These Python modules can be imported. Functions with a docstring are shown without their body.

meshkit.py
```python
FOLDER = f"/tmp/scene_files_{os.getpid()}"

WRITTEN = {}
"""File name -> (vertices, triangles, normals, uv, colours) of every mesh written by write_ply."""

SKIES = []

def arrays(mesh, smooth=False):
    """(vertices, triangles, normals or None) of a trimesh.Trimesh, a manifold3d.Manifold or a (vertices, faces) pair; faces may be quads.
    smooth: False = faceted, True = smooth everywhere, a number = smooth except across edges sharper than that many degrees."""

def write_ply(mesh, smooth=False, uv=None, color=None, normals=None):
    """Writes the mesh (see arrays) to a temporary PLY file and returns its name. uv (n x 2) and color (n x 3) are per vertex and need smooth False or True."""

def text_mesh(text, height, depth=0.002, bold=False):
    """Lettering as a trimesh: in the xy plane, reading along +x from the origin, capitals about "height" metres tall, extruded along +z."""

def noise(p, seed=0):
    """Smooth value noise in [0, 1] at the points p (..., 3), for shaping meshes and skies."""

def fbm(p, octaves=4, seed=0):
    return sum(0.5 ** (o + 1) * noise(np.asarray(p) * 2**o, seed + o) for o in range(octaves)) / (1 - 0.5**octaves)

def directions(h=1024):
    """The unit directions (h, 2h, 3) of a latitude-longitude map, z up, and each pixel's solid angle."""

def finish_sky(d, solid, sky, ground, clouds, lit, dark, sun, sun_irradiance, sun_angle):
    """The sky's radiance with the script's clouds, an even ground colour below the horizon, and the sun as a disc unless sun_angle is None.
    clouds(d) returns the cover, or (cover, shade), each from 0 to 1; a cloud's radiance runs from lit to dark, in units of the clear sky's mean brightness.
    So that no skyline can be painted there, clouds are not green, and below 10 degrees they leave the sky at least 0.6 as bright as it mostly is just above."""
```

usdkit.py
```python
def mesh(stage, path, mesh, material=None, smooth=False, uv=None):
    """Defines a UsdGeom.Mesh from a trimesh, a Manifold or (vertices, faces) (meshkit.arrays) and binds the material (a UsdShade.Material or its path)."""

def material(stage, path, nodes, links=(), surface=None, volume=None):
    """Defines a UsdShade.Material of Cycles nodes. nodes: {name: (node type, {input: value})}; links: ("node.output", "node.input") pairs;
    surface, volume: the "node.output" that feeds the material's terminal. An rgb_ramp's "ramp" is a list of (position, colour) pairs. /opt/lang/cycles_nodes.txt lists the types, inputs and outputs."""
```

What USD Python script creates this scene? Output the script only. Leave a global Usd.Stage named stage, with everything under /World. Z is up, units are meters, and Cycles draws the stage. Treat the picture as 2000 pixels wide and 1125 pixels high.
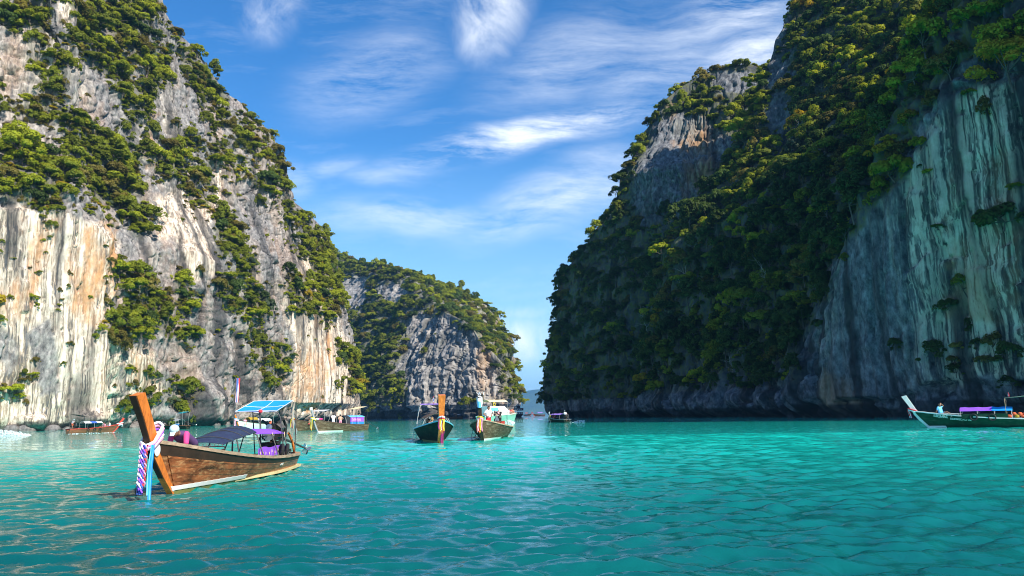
import math, random
import numpy as np, trimesh, usdkit, meshkit, shapely
from scipy.spatial import cKDTree
from shapely.geometry import Polygon
from manifold3d import Manifold
from pxr import Usd, UsdGeom, UsdLux, UsdShade, Gf, Sdf, Vt

random.seed(7)
RNG = np.random.default_rng(7)
stage = Usd.Stage.CreateInMemory()
UsdGeom.SetStageUpAxis(stage, 'Z')
UsdGeom.SetStageMetersPerUnit(stage, 1.0)
World = UsdGeom.Xform.Define(stage, '/World')
UsdGeom.Scope.Define(stage, '/World/Looks')

# ------------------------------------------------------------------ camera
F_PX, CAM_H, PITCH, ROLL = 1500.0, 1.75, math.atan(245.5 / 1500.0), math.radians(1.2)
FWD = np.array([0, math.cos(PITCH), math.sin(PITCH)])
UP0 = np.array([0, -math.sin(PITCH), math.cos(PITCH)])
RX = np.array([1.0, 0, 0])
RIGHT = RX * math.cos(ROLL) - UP0 * math.sin(ROLL)
UP = RX * math.sin(ROLL) + UP0 * math.cos(ROLL)
CAM = np.array([0, 0, CAM_H])
cam = UsdGeom.Camera.Define(stage, '/World/camera')
cam.CreateFocalLengthAttr(36.0 * F_PX / 2000.0)
cam.CreateHorizontalApertureAttr(36.0)
cam.CreateVerticalApertureAttr(20.25)
cam.CreateClippingRangeAttr(Gf.Vec2f(0.1, 60000.0))
cam.CreateExposureAttr(0.82)
cam.AddTransformOp().Set(Gf.Matrix4d(*RIGHT, 0, *UP, 0, *(-FWD), 0, *CAM, 1))

# ------------------------------------------------------------------ sun and sky
SUN = np.array([0.56, -0.58, 0.59]); SUN /= np.linalg.norm(SUN)
SUN_EL, SUN_ROT = math.asin(SUN[2]), math.atan2(SUN[0], SUN[1])
sun = UsdLux.DistantLight.Define(stage, '/World/sun')
sun.CreateNormalizeAttr(True); sun.CreateIntensityAttr(1.15); sun.CreateAngleAttr(0.5)
sun.CreateColorAttr(Gf.Vec3f(1.0, 0.93, 0.82))
_z = SUN; _x = np.cross([0, 0, 1.0], _z); _x /= np.linalg.norm(_x); _y = np.cross(_z, _x)
sun.AddTransformOp().Set(Gf.Matrix4d(*_x, 0, *_y, 0, *_z, 0, 0, 0, 0, 1))


def ray(px, py):
    d = FWD + (px - 1000.0) / F_PX * RIGHT + (562.5 - py) / F_PX * UP
    return d / np.linalg.norm(d)


def at(px, py, y):
    """the point seen at a pixel of the photograph, at distance y in front"""
    d = ray(px, py)
    return CAM + d * (y / d[1])


def ground(px, py, z=0.0):
    d = ray(px, py)
    return CAM + d * ((z - CAM_H) / d[2])


def project(P):
    P = np.asarray(P, float) - CAM
    a = P @ FWD
    return 1000 + F_PX * (P @ RIGHT) / a, 562.5 - F_PX * (P @ UP) / a


MAT = {}


def mat(name, nodes, links, surface, volume=None):
    MAT[name] = usdkit.material(stage, '/World/Looks/' + name, nodes, links, surface=surface, volume=volume)
    return MAT[name]


# sky with thin high cloud: wisps placed by direction (a = x/y, b = z/y of the view direction)
nodes = {'sky': ('sky_texture', {'sky_type': 'single_scattering', 'sun_disc': False, 'sun_elevation': SUN_EL, 'sun_rotation': SUN_ROT, 'altitude': 10.0, 'air_density': 1.0, 'aerosol_density': 0.35, 'ozone_density': 2.2}),
         'deep': ('hsv', {'saturation': 1.32, 'value': 1.0}),
         'tint': ('mix_color', {'blend_type': 'multiply', 'fac': 1.0, 'b': (0.82, 1.02, 1.16)}),
         'tc': ('texture_coordinate', {}), 'sep': ('separate_xyz', {}), 'ay': ('math', {'math_type': 'absolute'}),
         'ym': ('math', {'math_type': 'maximum', 'value2': 0.05}),
         'a': ('math', {'math_type': 'divide'}), 'b': ('math', {'math_type': 'divide'}), 'ab': ('combine_xyz', {}),
         'w1': ('noise_texture', {'scale': 3.0, 'detail': 3.0}), 'wv': ('vector_math', {'math_type': 'scale', 'scale': 0.10}), 'wa': ('vector_math', {'math_type': 'add'}),
         'm1': ('mapping', {'rotation': (0, 0, -0.24), 'scale': (2.2, 10.0, 1)}), 'n1': ('noise_texture', {'scale': 2.0, 'detail': 12.0, 'roughness': 0.68}),
         'r1': ('map_range', {'from_min': 0.36, 'from_max': 0.72, 'clamp': True}),
         'n2': ('noise_texture', {'scale': 9.0, 'detail': 10.0, 'roughness': 0.62, 'distortion': 0.6}), 'r2': ('map_range', {'from_min': 0.40, 'from_max': 0.68, 'clamp': True}),
         'white': ('color', {'value': (1, 1, 1)}),
         'bg': ('background_shader', {'strength': 0.093})}
links = [('sky.color', 'deep.color'), ('deep.color', 'tint.a'), ('tc.generated', 'sep.vector'), ('sep.y', 'ay.value1'), ('ay.value', 'ym.value1'), ('sep.x', 'a.value1'), ('ym.value', 'a.value2'),
         ('sep.z', 'b.value1'), ('ym.value', 'b.value2'), ('a.value', 'ab.x'), ('b.value', 'ab.y'), ('ab.vector', 'w1.vector'), ('w1.color', 'wv.vector1'), ('ab.vector', 'wa.vector1'), ('wv.vector', 'wa.vector2'),
         ('wa.vector', 'm1.vector'), ('m1.vector', 'n1.vector'), ('n1.fac', 'r1.value'), ('wa.vector', 'n2.vector'), ('n2.fac', 'r2.value')]
# (px, py, half length, half height, angle, strength, puffy): the clouds of the photograph
CLOUDS = [(1040, 268, 330, 42, 14, 1.7, 0), (1180, 235, 200, 50, 12, .8, 0), (850, 322, 170, 32, 13, .8, 0), (965, 20, 130, 85, 70, 1.0, 1), (1130, 110, 260, 110, 25, .55, 0), (1300, 130, 240, 90, 20, .6, 0), (1470, 105, 190, 60, 12, 1.25, 0), (1450, 15, 190, 75, 10, 1.1, 0), (1330, 60, 220, 90, 15, .5, 0),
          (525, 12, 110, 65, 60, .8, 1), (655, 340, 85, 24, 8, .6, 0), (735, 358, 90, 24, -8, .55, 0), (575, 368, 60, 40, -35, .6, 0), (1080, 398, 260, 60, 14, 1.0, 0), (980, 415, 60, 18, 10, .7, 1), (820, 430, 260, 40, 0, .85, 0), (720, 150, 220, 100, 20, .6, 0),
          (1000, 655, 130, 46, -8, 1.0, 2), (1010, 605, 120, 16, -3, .5, 2), (1180, 330, 120, 60, 15, .5, 0), (700, 430, 120, 40, 5, .4, 0)]
total = None
for i, (px, py, hl, hh, ang, st, kind) in enumerate(CLOUDS):
    d = ray(px, py)
    nodes[f'c{i}'] = ('mapping', {'mapping_type': 'texture', 'location': (d[0] / d[1] + .05, d[2] / d[1] + .05, 0), 'rotation': (0, 0, math.radians(ang)), 'scale': (hl / F_PX * 1.25, hh / F_PX * 1.35, 1e6)})
    nodes[f'l{i}'] = ('vector_math', {'math_type': 'length'})
    nodes[f'f{i}'] = ('map_range', {'range_type': 'smoothstep', 'from_min': 1.0, 'from_max': 0.05, 'to_min': 0, 'to_max': st, 'clamp': True})
    nodes[f'p{i}'] = ('math', {'math_type': 'multiply'})
    links += [('wa.vector', f'c{i}.vector'), (f'c{i}.vector', f'l{i}.vector1'), (f'l{i}.value', f'f{i}.value'), (f'f{i}.result', f'p{i}.value1'), (('r2.result' if kind == 1 else 'r1.result') if kind < 2 else 'r2.result', f'p{i}.value2')]
    if total:
        nodes[f's{i}'] = ('math', {'math_type': 'maximum'})
        links += [(total, f's{i}.value1'), (f'p{i}.value', f's{i}.value2')]
        total = f's{i}.value'
    else:
        total = f'p{i}.value'
nodes['hz'] = ('mix_color', {'b': (3.0, 5.2, 7.6), 'use_clamp': False})
nodes['veil'] = ('map_range', {'from_min': 0.5, 'from_max': 0.8, 'to_min': 0, 'to_max': 0.20, 'clamp': True})
nodes['low'] = ('map_range', {'from_min': 0.34, 'from_max': 0.02, 'to_min': 0, 'to_max': 0.75, 'clamp': True})
nodes['mx0'] = ('math', {'math_type': 'maximum'}); nodes['mx1'] = ('math', {'math_type': 'add', 'use_clamp': True})
nodes['cov'] = ('math', {'math_type': 'multiply', 'value2': 0.80, 'use_clamp': True})
nodes['mix'] = ('mix_color', {'b': (8.6, 8.9, 9.2), 'use_clamp': False})
links += [('n1.fac', 'veil.value'), (total, 'mx0.value1'), ('veil.result', 'mx0.value2'), ('sep.z', 'low.value'), ('mx0.value', 'cov.value1'), ('cov.value', 'mix.fac'), ('tint.result', 'hz.a'), ('low.result', 'hz.fac'), ('hz.result', 'mix.a'), ('mix.result', 'bg.color')]
dome = UsdLux.DomeLight.Define(stage, '/World/sky')
UsdShade.MaterialBindingAPI.Apply(dome.GetPrim()).Bind(mat('sky_look', nodes, links, 'bg.background'))
dome.GetPrim().SetCustomDataByKey('kind', 'structure')


# ------------------------------------------------------------------ helpers
USED = {}


def numbered(name, parent='/World'):
    k = (parent, name)
    n = USED.get(k, 0)
    USED[k] = n + 1
    return f'{parent}/{name}' if n == 0 else f'{parent}/{name}_{n:03d}'


def path_of(p):
    return '/World' if p is None else (p if isinstance(p, str) else str(p.GetPath()))


def tag(p, label=None, cat=None, group=None, kind=None):
    for k, v in (('label', label), ('category', cat), ('group', group), ('kind', kind)):
        if v:
            p.SetCustomDataByKey(k, v)
    return p


def obj(name, mesh, material, parent=None, smooth=30):
    return usdkit.mesh(stage, numbered(name, path_of(parent)), mesh, MAT[material], smooth=smooth).GetPrim()


def thing(name, label, cat, loc=(0, 0, 0), rotz=0.0, group=None, scale=None, roll=0.0):
    x = UsdGeom.Xform.Define(stage, numbered(name))
    x.AddTranslateOp().Set(Gf.Vec3d(*map(float, loc)))
    x.AddRotateZOp().Set(math.degrees(rotz))
    if roll:
        x.AddRotateXOp().Set(roll)
    if scale is not None:
        x.AddScaleOp().Set(Gf.Vec3f(*([float(scale)] * 3 if np.ndim(scale) == 0 else map(float, scale))))
    return tag(x.GetPrim(), label, cat, group)


class MB:
    """collects shapes into one mesh"""
    def __init__(self): self.v, self.f, self.n = [], [], 0

    def add(self, v, f):
        v, f = np.asarray(v, float), np.asarray(f, int)
        if f.shape[1] == 4: f = np.vstack([f[:, [0, 1, 2]], f[:, [0, 2, 3]]])
        self.v.append(v); self.f.append(f + self.n); self.n += len(v)
        return self

    def mesh(self, m, T=None):
        v = np.array(m.vertices)
        if T is not None: v = v @ T[:3, :3].T + T[:3, 3]
        return self.add(v, np.array(m.faces))

    def box(self, c, s, R=None):
        m = trimesh.creation.box(s)
        v = np.array(m.vertices)
        if R is not None: v = v @ np.asarray(R).T
        return self.add(v + np.asarray(c), m.faces)

    def tube(self, pts, r, n=7, cap=True):
        pts = np.asarray(pts, float); k = len(pts)
        r = np.broadcast_to(np.asarray(r, float), (k,))
        t = np.gradient(pts, axis=0); t /= np.maximum(np.linalg.norm(t, axis=1, keepdims=True), 1e-9)
        a = np.array([0, 0, 1.0]) if abs(t[0, 2]) < .9 else np.array([1.0, 0, 0])
        V = []
        for i in range(k):
            u = np.cross(t[i], a); u /= max(np.linalg.norm(u), 1e-9); w = np.cross(u, t[i])
            a = w if np.linalg.norm(w) > .5 else a
            ph = np.arange(n) * 2 * np.pi / n
            V.append(pts[i] + r[i] * (np.cos(ph)[:, None] * u + np.sin(ph)[:, None] * w))
        V = np.vstack(V); F = []
        for i in range(k - 1):
            for j in range(n):
                a0, b0 = i * n + j, i * n + (j + 1) % n
                F += [[a0, b0, b0 + n], [a0, b0 + n, a0 + n]]
        if cap:
            for base, s in ((0, 1), ((k - 1) * n, -1)):
                F += [[base, base + j, base + j + 1][::s] for j in range(1, n - 1)]
        return self.add(V, F)

    def ball(self, c, r, sub=1):
        m = trimesh.creation.icosphere(sub, 1.0)
        return self.add(np.array(m.vertices) * np.asarray(r) + np.asarray(c), m.faces)

    def sheet(self, grid, thick=0.0, closed=False):
        """a grid (n, m, 3) of points as a surface, given thickness along its normals"""
        g = np.asarray(grid, float); n, m = g.shape[:2]
        idx = np.arange(n * m).reshape(n, m)
        q = np.stack([idx[:-1, :-1], idx[1:, :-1], idx[1:, 1:], idx[:-1, 1:]], -1).reshape(-1, 4)
        if thick == 0: return self.add(g.reshape(-1, 3), q)
        du, dv = np.gradient(g, axis=0), np.gradient(g, axis=1)
        nn = np.cross(du, dv); nn /= np.maximum(np.linalg.norm(nn, axis=-1, keepdims=True), 1e-9)
        a, b = (g + nn * thick / 2).reshape(-1, 3), (g - nn * thick / 2).reshape(-1, 3)
        N = n * m
        rim = []
        for e in (idx[0, :], idx[-1, ::-1], idx[::-1, 0], idx[:, -1]):
            for i in range(len(e) - 1): rim.append([e[i], e[i + 1], e[i + 1] + N, e[i] + N])
        return self.add(np.vstack([a, b]), np.vstack([q, q[:, ::-1] + N, np.array(rim)]))

    def get(self): return trimesh.Trimesh(np.vstack(self.v), np.vstack(self.f), process=False)

    def build(self, name, material, parent=None, smooth=30): return obj(name, self.get(), material, parent, smooth)


def plain(name, col, rough=0.6, metal=0.0, spec=0.4, vary=0.25, scale=3.0, bump=0.0, dirt=None, stretch=(1, 1, 1), dirtlev=(0.5, 0.72)):
    """paint, wood or cloth: a colour with worn variation in the object's own space"""
    dark = tuple(c * (1 - vary) for c in col)
    n = {'tc': ('texture_coordinate', {}), 'mp': ('mapping', {'scale': stretch}), 'n1': ('noise_texture', {'scale': scale, 'detail': 6.0, 'roughness': 0.65}),
         'm': ('mix_color', {'a': dark, 'b': tuple(min(1, c * (1 + vary * .6)) for c in col)}), 'r': ('map_range', {'from_min': .3, 'from_max': .7, 'clamp': True}),
         'p': ('principled_bsdf', {'roughness': rough, 'metallic': metal, 'specular_ior_level': spec})}
    l = [('tc.object', 'mp.vector'), ('mp.vector', 'n1.vector'), ('n1.fac', 'r.value'), ('r.result', 'm.fac')]
    out = 'm.result'
    if dirt:
        n['n2'] = ('noise_texture', {'scale': scale * 2.3, 'detail': 8.0, 'roughness': 0.7, 'distortion': 0.5})
        n['r2'] = ('map_range', {'from_min': dirtlev[0], 'from_max': dirtlev[1], 'clamp': True})
        n['m2'] = ('mix_color', {'b': dirt})
        l += [('mp.vector', 'n2.vector'), ('n2.fac', 'r2.value'), ('r2.result', 'm2.fac'), (out, 'm2.a')]
        out = 'm2.result'
    l.append((out, 'p.base_color'))
    if bump:
        n['b'] = ('bump', {'distance': bump, 'strength': 0.6}); l += [('n1.fac', 'b.height'), ('b.normal', 'p.normal')]
    return mat(name, n, l, 'p.BSDF')


# ------------------------------------------------------------------ water
def water():
    ang = np.concatenate([np.linspace(-math.pi, -0.9, 40), np.linspace(-0.88, 0.88, 500), np.linspace(0.9, math.pi, 40)])
    rad = np.concatenate([[0.0], np.geomspace(5.0, 62, 600), np.geomspace(62.6, 700, 130), np.geomspace(760, 40000, 22)])
    A, R = np.meshgrid(ang, rad)
    X, Y = R * np.sin(A), R * np.cos(A) - 3.0
    P = np.stack([X, Y, np.zeros_like(X)], -1)
    z = np.zeros_like(X)
    g = np.random.default_rng(3)
    warp = meshkit.fbm(P / 9.0, 2, 5) * 2.2
    for k in range(96):                                     # a choppy sea from many small wave trains
        lam = 0.16 * 8.0 ** (g.random() ** 1.1); th = g.normal(math.radians(-82), 0.36); amp = 0.0072 * lam ** 0.80
        ph = (X * math.cos(th) + Y * math.sin(th)) * 2 * math.pi / lam + g.random() * 6.28 + warp * (1.5 / lam ** .3)
        keep = np.clip(1.6 - 2.4 * (R * 0.0065) / lam, 0, 1)
        s = np.sin(ph)
        z += keep * amp * (s + 0.22 * np.cos(2 * ph))
    patch = 0.55 + 0.9 * meshkit.fbm(P / np.array([26.0, 15.0, 1]), 3, 9)
    P[..., 2] = z * patch * np.clip(1.3 - R / 260, 0.12, 1)
    m = MB().sheet(P[::-1])
    n = {'g': ('geometry', {}), 'sp': ('separate_xyz', {}),
         'm1': ('mapping', {'scale': (0.8, 1.8, 1), 'rotation': (0, 0, 0.2)}), 'n1': ('noise_texture', {'scale': 2.6, 'detail': 4.0, 'roughness': 0.6, 'distortion': 0.6}),
         'm2': ('mapping', {'scale': (0.02, 0.05, 1)}), 'n2': ('noise_texture', {'scale': 1.0, 'detail': 4.0, 'distortion': .6}), 'r2': ('map_range', {'from_min': .35, 'from_max': .65, 'clamp': True}),
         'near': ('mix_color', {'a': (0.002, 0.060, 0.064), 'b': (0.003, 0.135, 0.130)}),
         'fy': ('map_range', {'from_min': 13, 'from_max': 52, 'clamp': True}), 'mid': ('mix_color', {'b': (0.008, 0.520, 0.425)}),  # darker towards the camera: paints in how the viewing angle dims the water
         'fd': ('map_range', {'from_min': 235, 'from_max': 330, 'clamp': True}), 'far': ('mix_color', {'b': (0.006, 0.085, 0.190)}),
         'bp': ('bump', {'distance': 0.035, 'strength': 0.5}), 'p': ('principled_bsdf', {'roughness': 0.012, 'ior': 1.333, 'specular_ior_level': 0.5})}
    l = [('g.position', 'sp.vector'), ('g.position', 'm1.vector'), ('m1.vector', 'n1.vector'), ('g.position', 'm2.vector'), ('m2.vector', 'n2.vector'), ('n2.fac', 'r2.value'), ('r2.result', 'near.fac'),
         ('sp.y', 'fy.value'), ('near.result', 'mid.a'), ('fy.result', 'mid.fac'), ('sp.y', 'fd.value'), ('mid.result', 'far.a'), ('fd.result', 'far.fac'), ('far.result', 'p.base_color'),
         ('n1.fac', 'bp.height'), ('bp.normal', 'p.normal')]
    mat('sea_water', n, l, 'p.BSDF')
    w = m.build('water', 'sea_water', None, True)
    tag(w, 'rippled turquoise lagoon water filling the bay between the cliffs', None, None, 'structure')


water()


# ------------------------------------------------------------------ rock
def rock(name, greyA, greyB, paleA, paleB, rust, vscale=1.0, streak_dark=(0.12, 0.12, 0.125)):
    """limestone: grey weathered rock and pale dripstone with vertical stains; mesh primvars zone = (pale, rust, dark), growth = low plants"""
    n = {'g': ('geometry', {}), 'z': ('attribute', {'attribute': 'zone'}), 'zs': ('separate_xyz', {}), 'gr': ('attribute', {'attribute': 'growth'}),
         'wd': ('noise_texture', {'scale': 0.16 * vscale, 'detail': 4.0}), 'wds': ('vector_math', {'math_type': 'scale', 'scale': 1.3}), 'wda': ('vector_math', {'math_type': 'add'}),
         'mv': ('mapping', {'scale': (0.55, 0.55, 0.016)}), 'nv': ('noise_texture', {'scale': vscale, 'detail': 4.0, 'roughness': 0.6}),
         'mw': ('mapping', {'scale': (2.2, 2.2, 0.05)}), 'nw': ('noise_texture', {'scale': vscale, 'detail': 5.0, 'roughness': 0.65}),
         'av': ('mix_float', {'fac': 0.48}), 'cv': ('map_range', {'from_min': .35, 'from_max': .66, 'to_min': 0, 'to_max': 1, 'clamp': True}),
         'mb': ('mapping', {'scale': (0.10, 0.10, 0.035)}), 'nb': ('noise_texture', {'scale': vscale, 'detail': 6.0, 'roughness': 0.65}),
         'mf': ('mapping', {'scale': (0.9, 0.9, 0.5)}), 'nf': ('noise_texture', {'scale': vscale, 'detail': 9.0, 'roughness': 0.72}),
         'rv': ('rgb_ramp', {'ramp': [(0.16, streak_dark), (0.30, tuple(.5 * c for c in paleA)), (0.42, paleA), (0.60, paleB), (0.85, tuple(min(.8, 1.15 * c) for c in paleB))]}),
         'rg': ('rgb_ramp', {'ramp': [(0.30, tuple(.35 * c for c in greyA)), (0.43, greyA), (0.58, greyB), (0.72, tuple(1.45 * c for c in greyB))]}),
         'rr': ('map_range', {'from_min': .47, 'from_max': .62, 'clamp': True}), 'rm': ('math', {'math_type': 'multiply'}),
         'mixp': ('mix_color', {}), 'mixr': ('mix_color', {'b': rust}), 'mixd': ('mix_color', {'b': (0.035, 0.036, 0.040)}), 'mixg': ('mix_color', {'b': (0.085, 0.090, 0.030)}),
         'gn': ('map_range', {'from_min': .40, 'from_max': .58, 'clamp': True}), 'gm': ('math', {'math_type': 'multiply', 'use_clamp': True}),
         'ff': ('map_range', {'from_min': .30, 'from_max': .70, 'to_min': .62, 'to_max': 1.25}), 'mul': ('vector_math', {'math_type': 'scale'}),
         'bp': ('bump', {'distance': 0.30, 'strength': 0.75}), 'p': ('principled_bsdf', {'roughness': 0.9, 'specular_ior_level': 0.1})}
    l = [('z.vector', 'zs.vector'), ('g.position', 'wd.vector'), ('wd.color', 'wds.vector1'), ('g.position', 'wda.vector1'), ('wds.vector', 'wda.vector2'),
         ('wda.vector', 'mv.vector'), ('mv.vector', 'nv.vector'), ('wda.vector', 'mw.vector'), ('mw.vector', 'nw.vector'), ('g.position', 'mb.vector'), ('mb.vector', 'nb.vector'), ('g.position', 'mf.vector'), ('mf.vector', 'nf.vector'),
         ('nv.fac', 'av.a'), ('nw.fac', 'av.b'), ('av.result', 'cv.value'), ('cv.result', 'rv.fac'), ('nf.fac', 'rg.fac'), ('rg.color', 'mixp.a'), ('rv.color', 'mixp.b'), ('zs.x', 'mixp.fac'), ('mixp.result', 'mixr.a'), ('nb.fac', 'rr.value'), ('rr.result', 'rm.value1'), ('zs.y', 'rm.value2'), ('rm.value', 'mixr.fac'),
         ('mixr.result', 'mixd.a'), ('zs.z', 'mixd.fac'), ('nf.fac', 'gn.value'), ('gn.result', 'gm.value1'), ('gr.fac', 'gm.value2'), ('gm.value', 'mixg.fac'), ('mixd.result', 'mixg.a'), ('nf.fac', 'ff.value'), ('mixg.result', 'mul.vector1'), ('ff.result', 'mul.scale'), ('mul.vector', 'p.base_color'),
         ('nf.fac', 'bp.height'), ('bp.normal', 'p.normal')]
    mat(name, n, l, 'p.BSDF')


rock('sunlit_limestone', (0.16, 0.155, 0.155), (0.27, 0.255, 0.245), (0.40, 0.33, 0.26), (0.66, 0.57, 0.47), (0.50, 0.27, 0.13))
rock('shaded_limestone', (0.09, 0.095, 0.11), (0.17, 0.175, 0.19), (0.13, 0.135, 0.115), (0.50, 0.465, 0.36), (0.32, 0.19, 0.10), streak_dark=(0.022, 0.028, 0.032))  # same stone in darker colours, the right shore's shade partly put into them
rock('far_limestone', (0.15, 0.15, 0.155), (0.27, 0.265, 0.265), (0.36, 0.34, 0.31), (0.52, 0.47, 0.42), (0.42, 0.27, 0.16), vscale=0.7)


def inside(polys, px, py):
    r = np.zeros(px.shape, bool)
    for p in polys:
        r |= shapely.contains_xy(Polygon(p), px, py)
    return r


def interp_curve(pts, x):
    pts = np.array(sorted(pts, key=lambda p: p[0]), float)
    return np.interp(x, pts[:, 0], pts[:, 1])


def facets(U, Z, su, sz, seed, rounded=False):
    """broken rock: tilted cells with cracks between them (rounded: hanging columns)"""
    g = np.random.default_rng(seed)
    a, b = np.meshgrid(np.arange(int(U.min() / su) - 2, int(U.max() / su) + 3), np.arange(int(Z.min() / sz) - 2, int(Z.max() / sz) + 3))
    pts = np.stack([a.ravel() + g.uniform(-.48, .48, a.size), b.ravel() + g.uniform(-.48, .48, a.size)], 1)
    q = np.stack([U / su, Z / sz], -1).reshape(-1, 2)
    d, i = cKDTree(pts).query(q, k=2)
    off, tu, tz = g.uniform(-1, 1, len(pts)), g.uniform(-.9, .9, len(pts)), g.uniform(-.3, .9, len(pts))
    rel = q - pts[i[:, 0]]
    edge = d[:, 1] - d[:, 0]
    if rounded: r = off[i[:, 0]] * .35 + .9 * np.sqrt(np.clip(1 - (rel[:, 0] / .75) ** 2, 0, 1)) - .6
    else: r = off[i[:, 0]] * .55 + tu[i[:, 0]] * rel[:, 0] + tz[i[:, 0]] * rel[:, 1] - .9 * np.exp(-edge / .07)
    return r.reshape(U.shape)


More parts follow.
